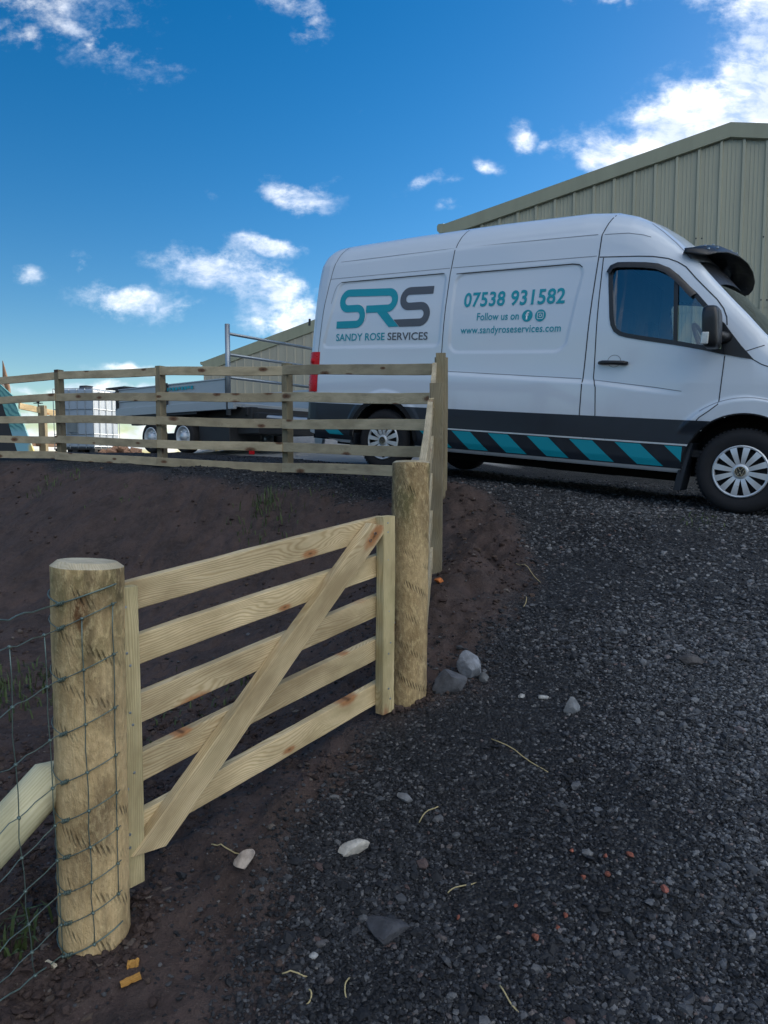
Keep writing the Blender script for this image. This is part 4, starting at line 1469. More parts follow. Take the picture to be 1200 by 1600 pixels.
# rear doors and nose close the shell
mb = MB()
for ti, nm in ((NT_ - 1, 'rear_door'), (0, 'front_panel')):
    v, f = [], []
    for j in range(J):
        a = Vn[vid[ti, j]]; b = Vf[vid[ti, j]]
        v += [tuple(a), tuple(b)]
    for j in range(J - 1): f.append((2 * j, 2 * j + 1, 2 * j + 3, 2 * j + 2))
    mesh_obj(nm, v, f, M_PAINT, vroot, smooth=True)
# underside, wheel wells
mb = MB()
mb.box(-4.75, -4.14, .06, 1.92, .32, .46); mb.box(-3.2, -.5, .06, 1.92, .30, .42); mb.box(-4.7, .75, .45, 1.53, .26, .50)
mb.box(-3.3, -.6, .55, .75, .2, .3); mb.box(-2.2, -1.4, 1.2, 1.5, .16, .3)
mb.box(-3.72, -3.6, .2, 1.78, .28, .40)
mb.build('chassis', M_BLACK, vroot)
for (a0, z0, r) in (FA, RA):
    for far in (0, 1):
        mb = MB()
        prof = [(r + .004, .012), (r + .012, .36), (.0, .37)]
        mb.lathe(prof, 28, Matrix.Translation((-a0, 0, z0)), 0, math.pi)
        mb.add([(-a0 - r - .004, .012, z0), (-a0 - r - .012, .36, z0), (-a0 - r - .012, .36, .3), (-a0 - r - .004, .012, .3),
                (-a0 + r + .004, .012, z0), (-a0 + r + .012, .36, z0), (-a0 + r + .012, .36, .3), (-a0 + r + .004, .012, .3)], [(0, 1, 2, 3), (4, 5, 6, 7)])
        if far: mb.v = [(x, 2 * HW - y, z) for (x, y, z) in mb.v]
        mb.build('wheel_arch_liner', M_BLACK, vroot)


def sub(pts, step=.025):
    out = [Vector(pts[0])]
    for a, b in zip(pts[:-1], pts[1:]):
        a, b = Vector(a), Vector(b)
        n = max(1, int((b - a).length / step))
        out += [a.lerp(b, (i + 1) / n) for i in range(n)]
    return out


def strip(name, pts, width, mat, off=.0018, far=False, parent=None, closed=False):
    pts = sub(list(pts) + ([pts[0]] if closed else []))
    v, f = [], []
    for i, p in enumerate(pts):
        a, b = pts[max(i - 1, 0)], pts[min(i + 1, len(pts) - 1)]
        if closed and i in (0, len(pts) - 1): a, b = pts[-2], pts[1]
        t_ = (b - a).normalized(); nn = Vector((-t_.y, t_.x)) * width / 2
        for qv in (p + nn, p - nn): v.append(S(qv.x, qv.y, off, far))
    for i in range(len(pts) - 1): f.append((2 * i, 2 * i + 1, 2 * i + 3, 2 * i + 2))
    return mesh_obj(name, v, f, mat, parent or vroot)


def patch(name, s0, s1, z0, z1, mat, off=.002, step=.02, shear=0., cut=True, far=False, thick=0.):
    ns, nz = max(1, int(abs(s1 - s0) / step)), max(1, int(abs(z1 - z0) / step))
    gs, gzv = np.meshgrid(np.linspace(s0, s1, ns + 1), np.linspace(z0, z1, nz + 1), indexing='ij')
    gs = gs + shear * (gzv - z0)
    if cut:
        for (a0, zz0, r) in (FA, RA):
            rr = r + .004
            d = np.hypot(gs - a0, gzv - zz0)
            m = (np.abs(d - rr) < step * .75)
            k = np.where(m, rr / np.maximum(d, 1e-6), 1.)
            gs, gzv = a0 + (gs - a0) * k, zz0 + (gzv - zz0) * k
    y = HW - halfw(gs, gzv) - off
    if far: y = 2 * HW - y
    v = np.stack([-gs, y, gzv], -1).reshape(-1, 3)
    idn = np.arange((ns + 1) * (nz + 1)).reshape(ns + 1, nz + 1)
    fq = np.stack([idn[:-1, :-1], idn[1:, :-1], idn[1:, 1:], idn[:-1, 1:]], -1)
    if cut:
        keep = np.ones((ns, nz), bool)
        for (a0, zz0, r) in (FA, RA):
            keep &= ~((np.hypot(ci(gs) - a0, ci(gzv) - zz0) < r + .002) | ((np.abs(ci(gs) - a0) < r) & (ci(gzv) < zz0)))
        fq = fq[keep]
    fq = fq.reshape(-1, 4)
    used, iv = np.unique(fq.ravel(), return_inverse=True)
    return mesh_obj(name, v[used], [tuple(map(int, r)) for r in iv.reshape(-1, 4)], mat, vroot, smooth=True)


for far in (False, True):
    patch('side_band', 4.845, .22, .545, .745, M_TRIM, .004, .012, far=far)
    patch('stripe_panel', 4.70, .25, .335, .531, M_TRIM, .003, .012, far=far)
    patch('sill_trim', 4.35, .405, .531, .545, M_SILVER, .009, .013, far=far)
    patch('sill_trim', 3.20, .43, .312, .335, M_SILVER, .007, .011, far=far)
    # dark surround of the rear arch
    a0, z0, r = RA
    arc = [(a0 + math.cos(a) * (r + .022), z0 + math.sin(a) * (r + .022)) for a in np.linspace(math.radians(2), math.radians(178), 40)]
    strip('arch_trim', arc, .05, M_BLACK, .012, far)
    a0, z0, r = FA
    arc = [(a0 + math.cos(a) * (r + .004), z0 + math.sin(a) * (r + .004)) for a in np.linspace(math.radians(2), math.radians(178), 40)]
    strip('arch_trim', arc, .012, M_BLACK, .004, far)
# teal chevron stripes, all leaning the same way
def chevron(st0, front_end, z0=.345, z1=.524, wd_=.222):
    v, f = [], []
    nr = 12
    for i in range(nr + 1):
        z = z0 + (z1 - z0) * i / nr
        hi = st0 - .212 * (1 - i / nr) * 1.0
        lo = max(hi - wd_, front_end); hi = max(hi, front_end)
        for k in range(9): 
            s_ = hi + (lo - hi) * k / 8
            v.append(S(s_, z, .0055))
    for i in range(nr):
        for k in range(8): f.append((i * 9 + k, i * 9 + k + 1, i * 9 + 10 + k, i * 9 + 9 + k))
    o = mesh_obj('chevron', v, f, M_TEAL, vroot)
    bm = bmesh.new(); bm.from_mesh(o.data); bmesh.ops.dissolve_degenerate(bm, dist=.0004, edges=bm.edges); bm.to_mesh(o.data); bm.free()


for n in range(-1, 6):
    chevron(2.746 - .4275 * n, .462)
chevron(4.66, 4.10, .385)
# panel gaps
seams = [  # crease strips are painted shade lines; the panel gaps are joints
    ('panel_gap', [(2.875, 2.60), (2.905, 2.50), (2.933, 2.393), (2.947, 2.13), (2.957, 1.31), (2.93, 1.0), (2.90, .55), (2.89, .34)], .009, M_SEAM),
    ('panel_gap', [(1.312, 2.58), (1.35, 2.47), (1.382, 2.361), (1.380, 2.15), (1.390, 1.6), (1.396, 1.077), (1.382, .538), (1.36, .34)], .010, M_SEAM),
    ('panel_gap', [(1.372, 2.158), (1.024, 2.135), (.90, 2.122), (.771, 2.095), (.69, 2.06), (.619, 2.015), (.528, 1.917), (.42, 1.81), (.339, 1.731), (.28, 1.655), (.247, 1.585), (.235, 1.52)], .009, M_SEAM),
    ('panel_gap', [(1.335, 2.149), (1.318, 1.6), (1.298, 1.085), (1.264, .999), (1.24, .75), (1.221, .548), (1.215, .34)], .009, M_SEAM),
    ('panel_gap', [(.222, 1.277), (.221, .885), (.28, .83), (.349, .773), (.41, .69), (.445, .60), (.458, .53), (.455, .459), (.453, .34)], .008, M_SEAM),
    ('panel_gap', [(4.50, 2.60), (4.56, 2.45), (4.60, 2.30), (4.665, 1.9), (4.715, 1.33), (4.725, .9), (4.725, .56)], .007, M_SEAM),
    ('crease_shade', [(4.50, 2.383), (2.95, 2.393)], .006, M_CREASE), ('crease_shade', [(2.92, 2.393), (1.42, 2.366)], .006, M_CREASE), ('crease_shade', [(1.36, 2.36), (1.15, 2.352), (1.02, 2.325), (.95, 2.30)], .006, M_CREASE),
    ('crease_shade', [(4.62, 2.19), (2.96, 2.187)], .006, M_CREASE), ('crease_shade', [(2.93, 2.187), (1.40, 2.17)], .006, M_CREASE),
    ('crease_shade', [(4.44, 2.139), (3.02, 2.137)], .008, M_SEAM), ('crease_shade', [(2.87, 2.12), (1.62, 2.117), (1.55, 2.105), (1.52, 2.08)], .008, M_SEAM),
    ('crease_shade', [(4.45, 2.135), (4.50, 2.10), (4.53, 2.03), (4.56, 1.90)], .006, M_CREASE),
    ('crease_shade', [(2.87, 1.131), (1.41, 1.076)], .007, M_CREASE), ('crease_shade', [(1.285, 1.066), (.75, 1.013), (.52, .983)], .006, M_CREASE), ('crease_shade', [(4.68, 1.149), (2.97, 1.134)], .007, M_CREASE),
    ('roof_crease_shade', [(1.0, 2.455), (.88, 2.36), (.76, 2.255), (.66, 2.155), (.60, 2.09)], .006, M_CREASE),
    ('bonnet_gap', [(-.05, 1.36), (.10, 1.30), (.20, 1.285)], .007, M_SEAM),
    ('bonnet_gap', [(.02, 1.25), (-.05, 1.21), (-.3, 1.12), (-.7, 1.02)], .007, M_SEAM),
]
for nm, pts, wd_, mt in seams: strip(nm, pts, wd_, mt)
arc = [(FA[0] + math.cos(a) * .585, FA[1] + math.sin(a) * .585) for a in np.linspace(math.radians(52), math.radians(120), 24)]
strip('crease_shade', arc, .006, M_CREASE)
# fuel flap of the sliding door and lock covers
mb = MB()

# cab door glass, rubber frame and wind deflector on both sides
for far in (False, True):
    inn = inset_poly(WIN, .028)
    mid = inset_poly(WIN, -.008)
    n = len(WIN)
    v = [S(a, b, .005, far) for a, b in mid] + [S(a, b, .003, far) for a, b in inn] + [S(a, b, -.02, far) for a, b in inn]
    f = [(i, (i + 1) % n, n + (i + 1) % n, n + i) for i in range(n)] + [(n + i, n + (i + 1) % n, 2 * n + (i + 1) % n, 2 * n + i) for i in range(n)]
    mesh_obj('window_frame', v, f, M_PLASTIC, vroot)
    # glass as a triangulated fan of strips following the body
    bm = bmesh.new()
    vs = [bm.verts.new(S(a, b, -.008, far)) for a, b in inset_poly(WIN, .012)]
    fc = bm.faces.new(vs)
    bmesh.ops.triangulate(bm, faces=[fc])
    me = bpy.data.meshes.new('door_window'); bm.to_mesh(me); bm.free(); me.materials.append(M_GLASS)
    o = bpy.data.objects.new('door_window', me); COL.objects.link(o); o.parent = vroot
    strip('window_divider', [(.681, 1.95), (.617, 1.375)], .034, M_PLASTIC, .002, far)
    defl = [(1.29, 2.02), (1.262, 2.075), (1.20, 2.098), (1.10, 2.092), (.95, 2.077), (.846, 2.058), (.745, 2.013), (.66, 1.945), (.58, 1.868), (.50, 1.785)]
    v, f = [], []
    pts = sub(defl, .03)
    for i, p in enumerate(pts):
        a, b = pts[max(i - 1, 0)], pts[min(i + 1, len(pts) - 1)]
        t_ = (b - a).normalized(); nn = Vector((t_.y, -t_.x))
        if nn.y > 0 and i > 3: nn = -nn
        cpt = Vector((.85, 1.7)); 
        if nn.dot(cpt - p) < 0: nn = -nn
        v += [S(p.x, p.y, .006, far), S(p.x + nn.x * .02, p.y + nn.y * .02, .03, far), S(p.x + nn.x * .052, p.y + nn.y * .052, .032, far)]
    for i in range(len(pts) - 1):
        for k in range(2): f.append((3 * i + k, 3 * i + k + 1, 3 * i + 4 + k, 3 * i + 3 + k))
    o = mesh_obj('wind_deflector', v, f, M_PLASTIC, vroot, smooth=True)
    # black mirror triangle
    v = [S(a, b, .007, far) for a, b in ((.285, 1.56), (.255, 1.535), (.20, 1.465), (.11, 1.355), (.008, 1.247), (.10, 1.262), (.227, 1.288))]
    mesh_obj('mirror_base', v, [tuple(range(7))], M_PLASTIC, vroot)
    # mirror: arm and housing with its indicator
    bm = bmesh.new()
    bmesh.ops.create_cube(bm, size=1)
    bmesh.ops.subdivide_edges(bm, edges=bm.edges, cuts=5, use_grid_fill=True)
    for vt in bm.verts:
        c = vt.co * 2
        e = 5.0
        L = (abs(c.x) ** e + abs(c.y) ** e + abs(c.z) ** e) ** (1 / e)
        c = c / max(L, 1e-6)
        taper_ = 1 + .10 * c.z
        vt.co = Vector((-(.300 - c.x * .066 * (1.0 if c.x < 0 else .9) + .018 * c.z), -.165 + c.y * .105 * taper_, 1.475 + c.z * .165))
        if far: vt.co.y = 2 * HW - vt.co.y
    me = bpy.data.meshes.new('wing_mirror'); bm.to_mesh(me); bm.free(); me.materials.append(M_PLASTIC)
    for p in me.polygons: p.use_smooth = True
    mir = bpy.data.objects.new('wing_mirror', me); COL.objects.link(mir); mir.parent = vroot
    mb = MB(); yy = (lambda y: 2 * HW - y) if far else (lambda y: y)
    mb.tube([(-.22, yy(.05), 1.42), (-.255, yy(-.03), 1.42), (-.285, yy(-.09), 1.43)], [.05, .045, .04], 10)
    mb.build('mirror_arm', M_PLASTIC, mir, smooth=True)
    mb = MB()
    mb.box(-.352, -.296, yy(-.272), yy(-.255), 1.335, 1.43)
    o = mb.build('indicator', M_CLEAR, mir, bevel=.008)
    # door handle and its recess
    mb = MB()
    ya = S(1.13, 1.215, 0).y
    mb.tube([(-1.255, yy(ya - .012), 1.218), (-1.22, yy(ya - .032), 1.219), (-1.12, yy(ya - .04), 1.218), (-1.03, yy(ya - .032), 1.216), (-1.0, yy(ya - .012), 1.215)], [.016, .02, .019, .02, .014], 10)
    mb.build('door_handle', M_PLASTIC, vroot, smooth=True)
    ring = [(1.125 + .058 * math.cos(a), 1.235 + .052 * math.sin(a)) for a in np.linspace(0, 2 * math.pi, 28, endpoint=False)]
    strip('handle_recess', ring, .005, M_CREASE, .0016, far, closed=True)  # ring of painted shade outlines the handle recess
    # mud flap behind the front wheel and behind the rear wheel
    for (sa, sb, z0_, z1_) in ((.40, .455, .56, .15), (4.08, 4.10, .42, .18)):
        mb = MB()
        mb.add([(-sa + .01, yy(.03), z0_), (-sa - .05, yy(.03), z0_), (-sb - .05, yy(.03), z1_), (-sb + .01, yy(.03), z1_),
                (-sa + .01, yy(.26), z0_), (-sa - .05, yy(.26), z0_), (-sb - .05, yy(.26), z1_), (-sb + .01, yy(.26), z1_)],
               [(0, 1, 2, 3), (7, 6, 5, 4), (0, 4, 5, 1), (1, 5, 6, 2), (2, 6, 7, 3), (3, 7, 4, 0)])
        mb.build('mud_flap', M_TRIM, vroot, bevel=.006)
    # tail lamp wrapping the rear corner
    v, f = [], []
    zs_ = np.linspace(.875, 1.345, 18)
    for z in zs_:
        ed = float(rear_end(z))
        bul = .006 + .004 * math.sin((z - .875) / .47 * math.pi * 3)
        rowp = [(4.685, bul * .3), (4.73, bul), (4.77, bul + .004), (4.81, bul + .006), (ed - .02, bul + .008)]
        for (s_, of) in rowp: v.append(S(s_, z, of, far))
        p = S(ed, z, 0, far)
        v.append(Vector((-ed - .015, p.y + (.01 if not far else -.01), z))); v.append(Vector((-ed - .012, p.y + (.09 if not far else -.09), z)))
    for i in range(len(zs_) - 1):
        for k in range(6): f.append((i * 7 + k, i * 7 + k + 1, i * 7 + 8 + k, i * 7 + 7 + k))
    tl = mesh_obj('tail_lamp', v, f, M_RED, vroot, smooth=True)
    mb = MB(); p = S(4.79, 1.24, .012, far)
    mb.lathe([(0, -.006), (.03, -.004), (.034, .004)], 18, Matrix.Translation(p) @ (Matrix.Rotation(math.pi, 4, 'Z') if far else Matrix.Identity(4)))
    mb.build('reflector', M_RED, tl, smooth=True)
    # headlamp at the nose corner
    v, f = [], []
    for i, s_ in enumerate(np.linspace(-.42, -.93, 10)):
        for k, z in enumerate(np.linspace(.78 + .0 * i, 1.0 - .012 * i, 6)):
            v.append(S(s_, z, .006, far))
    for i in range(9):
        for k in range(5): f.append((i * 6 + k, i * 6 + k + 1, i * 6 + 7 + k, i * 6 + 6 + k))
    mesh_obj('headlamp', v, f, M_CLEAR, vroot, smooth=True)
# rear hinges showing past the corner
for z in (1.70,):
    mb = MB(); mb.tube([(-4.90, .045, z - .04), (-4.90, .045, z + .04)], .014, 10)
    mb.build('door_hinge', M_TRIM, vroot)
# bumpers, grille
mb = MB(); mb.box(-4.93, -4.80, .10, 1.88, .40, .60); mb.build('rear_bumper', M_TRIM, vroot, bevel=.03, seg=3)
mb = MB(); mb.box(.93, 1.04, .32, 1.66, .36, .62); mb.build('front_bumper', M_TRIM, vroot, bevel=.04, seg=3)
mb = MB(); mb.box(.96, 1.02, .55, 1.43, .68, .84); mb.build('grille', M_PLASTIC, vroot, bevel=.02)

# wheels
def wheel(s0, z0, far):
    rt = empty('wheel'); rt.parent = vroot
    M0 = Matrix.Translation((-s0, 2 * HW - .03 if far else .03, z0)) @ (Matrix.Rotation(math.pi, 4, 'Z') if far else Matrix.Identity(4))
    rt.matrix_local = M0
    mb = MB()
    mb.lathe([(.196, .035), (.214, .008), (.235, -.002), (.275, -.010), (.312, -.004), (.330, .010), (.343, .030), (.348, .06), (.349, .10), (.348, .15), (.343, .18), (.325, .20), (.22, .205)], 64)
    ty = mb.build('tyre', M_TYRE, rt, smooth=True)
    mb = MB()
    for k in range(64):     # tread blocks on the shoulder
        a = k * 2 * math.pi / 64
        Mk = Matrix.Rotation(a, 4, 'Y')
        mb.box(.336, .354, .030, .075, -.011, .008, Mk)
        mb.box(.340, .355, .085, .13, -.004, .015, Mk)
    mb.build('tread', M_TYRE, rt)
    mb = MB()
    mb.lathe([(.214, .016), (.213, -.004), (.205, -.010), (.196, -.006), (.193, .012)], 64)
    mb.lathe([(0, -.010), (.048, -.010), (.060, -.004), (.068, .012)], 40)
    for k in range(12):
        a = math.radians(8) + k * 2 * math.pi / 12
        Mk = Matrix.Rotation(a, 4, 'Y')
        v = []
        for (r_, hw_, yo) in ((.055, .0150, -.002), (.10, .0185, -.010), (.16, .0230, -.012), (.200, .0260, -.006)):
            v += [Mk @ Vector((r_, yo, -hw_)), Mk @ Vector((r_, yo, hw_)), Mk @ Vector((r_, .018, hw_ * .8)), Mk @ Vector((r_, .018, -hw_ * .8))]
        f = []
        for i in range(3):
            for j in range(4): f.append((4 * i + j, 4 * i + (j + 1) % 4, 4 * i + 4 + (j + 1) % 4, 4 * i + 4 + j))
        mb.add(v, f)
    hc = mb.build('hubcap', M_SILVER, rt)
    auto_smooth(hc, 40)
    mb = MB(); mb.lathe([(0, .03), (.195, .034), (.20, .03)], 40)
    mb.build('rim', M_BLACK, rt)
    mb = MB()
    for k in range(12):
        a = math.radians(23) + k * 2 * math.pi / 12
        c = Vector((math.cos(a) * .135, .018, math.sin(a) * .135))
        mb.lathe([(0, -.006), (.009, -.004), (.011, .010)], 8, Matrix.Translation(c))
    mb.build('bolts', M_SILVER, rt, smooth=True)
    mb = MB()
    mb.lathe([(0, -.0125), (.042, -.0125), (.043, -.010)], 32)
    mb.build('hub_badge', M_PLASTIC, rt)
    mb = MB()
    mb.lathe([(.043, -.011), (.043, -.015), (.036, -.015), (.036, -.011)], 32)
    def ln(x0, z0_, x1, z1_):
        d_ = Vector((x1 - x0, 0, z1_ - z0_)).normalized(); nn = Vector((-d_.z, 0, d_.x)) * .0028
        a_, b_ = Vector((x0, -.015, z0_)), Vector((x1, -.015, z1_))
        mb.add([a_ + nn, a_ - nn, b_ - nn, b_ + nn], [(0, 1, 2, 3)])
    for sx in (-1, 1):
        ln(sx * .018, .032, 0, .004); ln(sx * .031, .020, sx * .014, -.030); ln(sx * .014, -.030, 0, -.002)
    mb.build('hub_emblem', M_CHROME, rt)
    return rt


for (s0, z0) in ((FA[0], .355), (3.66, .360)):
    for far in (False, True): wheel(s0, z0, far)

# lettering
def lettering(name, text, sl, sr, zl0, zr0, hgt, mat, off=.004, bold=0., shear=0., space=1., cap_only=False):
    cu = bpy.data.curves.new(name, 'FONT')
    cu.body = text; cu.size = 1; cu.offset = bold; cu.shear = shear; cu.space_character = space
    cu.resolution_u = 3
    o = bpy.data.objects.new(name, cu); COL.objects.link(o)
    bpy.context.view_layer.update()
    me = bpy.data.meshes.new_from_object(o.evaluated_get(bpy.context.evaluated_depsgraph_get()))
    bpy.data.objects.remove(o); bpy.data.curves.remove(cu)
    me.name = name
    co = np.array([v.co for v in me.vertices])
    x0, x1 = co[:, 0].min(), co[:, 0].max()
    y0, y1 = (0., co[:, 1].max())
    for v in me.vertices:
        q = (v.co.x - x0) / (x1 - x0)
        s_ = sl + (sr - sl) * q
        z_ = zl0 + (zr0 - zl0) * q + v.co.y / (y1 - y0) * hgt
        v.co = S(s_, z_, off)
    me.materials.clear(); me.materials.append(mat)
    o = bpy.data.objects.new(name, me); COL.objects.link(o); o.parent = vroot
    return o


lettering('phone_number', '07538 931582', 2.742, 1.652, 1.782, 1.768, .140, M_TEAL, bold=.022, space=1.04)
lettering('follow_lettering', 'Follow us on', 2.570, 2.104, 1.640, 1.632, .072, M_TEAL, bold=.010)
lettering('web_address', 'www.sandyroseservices.com', 2.748, 1.660, 1.513, 1.507, .070, M_TEAL, bold=.010, space=1.05)
lettering('name_lettering', 'SANDY ROSE', 4.445, 3.728, 1.470, 1.468, .080, M_TEAL, bold=.012)
lettering('name_lettering', 'SERVICES', 3.688, 3.152, 1.467, 1.460, .080, M_GREYV, bold=.012)


def disc(name, s0, z0, r, mat, off, n=36, parent=None, sq=0):
    ring = [(s0 - r * math.cos(a), z0 + r * math.sin(a)) for a in np.linspace(0, 2 * math.pi, n, endpoint=False)]
    return mesh_obj(name, [S(a, b, off) for a, b in ring], [tuple(range(n))], mat, parent or vroot)


M_WHITEV = simple('white_vinyl', (.74, .75, .77), .3, var=.03)
d1_ = disc('social_badge', 2.016, 1.664, .056, M_TEAL, .004)
o = lettering('badge_letter', 'f', 2.034, 1.998, 1.630, 1.630, .072, M_WHITEV, .006, bold=.03)
d2_ = disc('social_badge', 1.880, 1.662, .056, M_TEAL, .004)
rr_ = .030
sqp = []
for (cx_, cz_, a0_) in ((1, 1, 0), (-1, 1, 90), (-1, -1, 180), (1, -1, 270)):
    for a in np.linspace(a0_, a0_ + 90, 6):
        sqp.append((1.880 - (cx_ * .019 + .011 * math.cos(math.radians(a))), 1.662 + cz_ * .019 + .011 * math.sin(math.radians(a))))
strip('badge_outline', sqp, .006, M_WHITEV, .006, closed=True)
strip('badge_outline', [(1.880 + .013 * math.cos(a), 1.662 + .013 * math.sin(a)) for a in np.linspace(0, 6.283, 18, endpoint=False)], .006, M_WHITEV, .006, closed=True)


def stroke(name, pts, width, mat, off, end_cut=0., start_cut=0.):
    v, f = [], []
    P_ = [Vector(p) for p in pts]
    Q = [P_[0]]
    for p in P_[1:]:
        if (p - Q[-1]).length > 1e-4:
            nseg = max(1, int((p - Q[-1]).length / .04)); a = Q[-1]
            Q += [a.lerp(p, (i + 1) / nseg) for i in range(nseg)]
    for i, p in enumerate(Q):
        d_ = (Q[min(i + 1, len(Q) - 1)] - Q[max(i - 1, 0)]).normalized()
        nn = Vector((-d_.y, d_.x)) * width / 2
        a, b = p + nn, p - nn
        if i == len(Q) - 1 and end_cut: a += d_ * end_cut; b -= d_ * end_cut
        v += [S(a.x, a.y, off), S(b.x, b.y, off)]
    for i in range(len(Q) - 1): f.append((2 * i, 2 * i + 1, 2 * i + 3, 2 * i + 2))
    return mesh_obj(name, v, f, mat, vroot)


def arc_(cx, cz, r, a0, a1, n=14):
    return [(cx - r * math.cos(math.radians(a)), cz + r * math.sin(math.radians(a))) for a in np.linspace(a0, a1, n)]


# angles measured to the reader's right from the letter centre
p1 = [(4.450, 1.651)] + arc_(4.16, 1.741, .090, -90, 90) + arc_(4.300, 1.921, .090, 270, 90) + arc_(3.720, 1.901, .089, 90, -90) + [(4.025, 1.814)]
stroke('logo', p1, .082, M_TEAL, .0045)
stroke('logo_gap', arc_(4.16, 1.741, .138, -20, 88), .014, M_WHITEV, .0062)
mesh_obj('logo', [S(a, b, .0052) for a, b in ((3.875, 1.786), (3.735, 1.786), (3.545, 1.608), (3.683, 1.608))], [(0, 1, 2, 3)], M_TEAL, vroot)
p3 = [(3.133, 1.978)] + arc_(3.435, 1.9015, .083, 90, 270) + arc_(3.275, 1.7315, .087, 90, -90) + [(3.578, 1.645)]
stroke('logo', p3, .080, M_GREYV, .0045, end_cut=.044)

# sun visor above the windscreen (smoked acrylic with end wings)
v, f = [], []
NY = 48
for i in range(NY + 1):
    q = i / NY
    e = min(q, 1 - q)
    xs_ = [0, .06, .12, .18, .26, .38, .5]
    L_ = [float(ip(e, xs_, c)) for c in ([.64, .55, .47, .415, .37, .34, .33], [.06, .062, .085, .17, .36, .68, .99], [2.125, 2.11, 2.10, 2.135, 2.175, 2.205, 2.215])]
    I_ = [float(ip(e, xs_, c)) for c in ([.655, .60, .56, .53, .505, .48, .47], [.10, .115, .16, .25, .42, .70, .99], [2.165, 2.18, 2.20, 2.225, 2.255, 2.28, 2.29])]
    v.append(tuple((-1, 1, 1)[c] * float(ip(e, xs_, r)) if not (c == 1 and q > .5) else 2 * HW - float(ip(e, xs_, r)) for c, r in enumerate(([.67, .665, .66, .66, .66, .66, .66], [.11, .125, .18, .27, .44, .71, .99], [2.13, 2.15, 2.18, 2.215, 2.245, 2.275, 2.285]))))
    for k, g in enumerate((0, .35, .7, .88, 1)):
        bul = math.sin(g * math.pi) * .03
        s_, y, z = (I_[c] + (L_[c] - I_[c]) * g for c in range(3))
        z += bul * .7; y -= bul * .5 * (1 - min(1, e / .2))
        v.append((-s_, y if q <= .5 else 2 * HW - y, z))
for i in range(NY):
    for k in range(5): f.append((i * 6 + k, i * 6 + k + 1, i * 6 + 7 + k, i * 6 + 6 + k))
vis = mesh_obj('sun_visor', v, f, M_PLASTIC, vroot, smooth=True)
md = vis.modifiers.new('solid', 'SOLIDIFY'); md.thickness = .006
for i in (7, 10, 19, 29, 38, 41):
    for k in (1, 2):
        mb = MB()
        mb.lathe([(0, -.008), (.010, -.006), (.010, .006)], 8, Matrix.Translation(Vector(v[i * 6 + k + 1]) + Vector((0, 0, .004))) @ Matrix.Rotation(-math.pi / 2, 4, 'X'))
        mb.build('bolt', M_STEEL, vis)

# cab interior
mb = MB(); mb.box(-1.36, -1.32, .12, 1.86, .45, 2.2); mb.build('bulkhead', M_CABGREY, vroot)
mb = MB(); mb.box(-1.30, .45, .12, 1.86, .44, .50); mb.build('cab_floor', M_SEAT, vroot)
mb = MB(); mb.box(-.28, .14, .14, 1.84, .95, 1.27); mb.build('dashboard', M_CABGREY, vroot, bevel=.05, seg=3)
for y in (.48, 1.2):
    mb = MB(); mb.box(-1.12, -.62, y - .25, y + .25, .62, .95); st_ = mb.build('seat', M_SEAT, vroot, bevel=.05, seg=3)
    mb = MB(); mb.box(-1.24, -1.08, y - .24, y + .24, .92, 1.50, Matrix.Rotation(0, 4, 'Y')); mb.build('backrest', M_SEAT, st_, bevel=.06, seg=3)
    mb = MB(); mb.box(-1.24, -1.14, y - .13, y + .13, 1.54, 1.74); mb.build('headrest', M_SEAT, st_, bevel=.04, seg=3)
mb = MB()
Ms = Matrix.Translation((-.50, .48, 1.42)) @ Matrix.Rotation(math.radians(62), 4, 'Y')
cir = [Ms @ Vector((0 + .0, 0, 0)) for _ in range(1)]
pts = [Ms @ Vector((.205 * math.cos(a), .205 * math.sin(a), 0)) for a in np.linspace(0, 2 * math.pi, 40)]
mb.tube(pts, .016, 8, caps=False)
for a in (90, 215, 325):
    mb.tube([Ms @ Vector((0, 0, -.03)), Ms @ Vector((.2 * math.cos(math.radians(a)), .2 * math.sin(math.radians(a)), 0))], [.03, .014], 8)
mb.tube([Ms @ Vector((0, 0, -.03)), Ms @ Vector((.02, 0, -.3))], .03, 8)
mb.build('steering_wheel', M_PLASTIC, vroot, smooth=True)

# ------------------------------------------------------------------ plant trailer behind the van
TO = Vector((-2.01343993, 9.74672333, H))
yw = 0.651644713
tex = Vector((-math.cos(yw), math.sin(yw), 0)); tey = Vector((math.sin(yw), math.cos(yw), 0))
trl = empty('flatbed_trailer', (0, 0, 0), 'silver twin axle flatbed trailer with a tall tube rack behind the van', 'trailer')
tm = Matrix.Identity(4)
for i in range(3): tm[i][0], tm[i][1], tm[i][2] = -tex[i], tey[i], (0, 0, 1)[i]
tm.translation = TO
trl.matrix_world = tm
M_ALU = simple('brushed_aluminium_side', (.40, .43, .45), .45, .35, var=.12, scale=3)
M_DARKS = simple('dark_painted_steel', (.028, .03, .033), .6, var=.3, scale=10)
tb = lambda s0, s1, y0, y1, z0, z1: (-s1, -s0, y0, y1, z0, z1)
mb = MB(); mb.box(*tb(.2, 3.08, .05, 1.85, .74, .80)); mb.build('deck', M_ALU, trl, bevel=.008)
mb = MB()
mb.box(*tb(.24, 1.66, 0, .035, .83, 1.14)); mb.box(*tb(1.68, 3.06, 0, .035, .83, 1.14)); 
mb.box(*tb(.24, 3.06, -.012, .0, .93, .945)); mb.box(*tb(.24, 3.06, -.012, .0, 1.125, 1.145))
mb.build('side_board', M_ALU, trl, bevel=.004)
mb = MB(); mb.box(*tb(.24, 3.06, 1.87, 1.90, .83, 1.14)); mb.build('side_board', M_ALU, trl, bevel=.004)
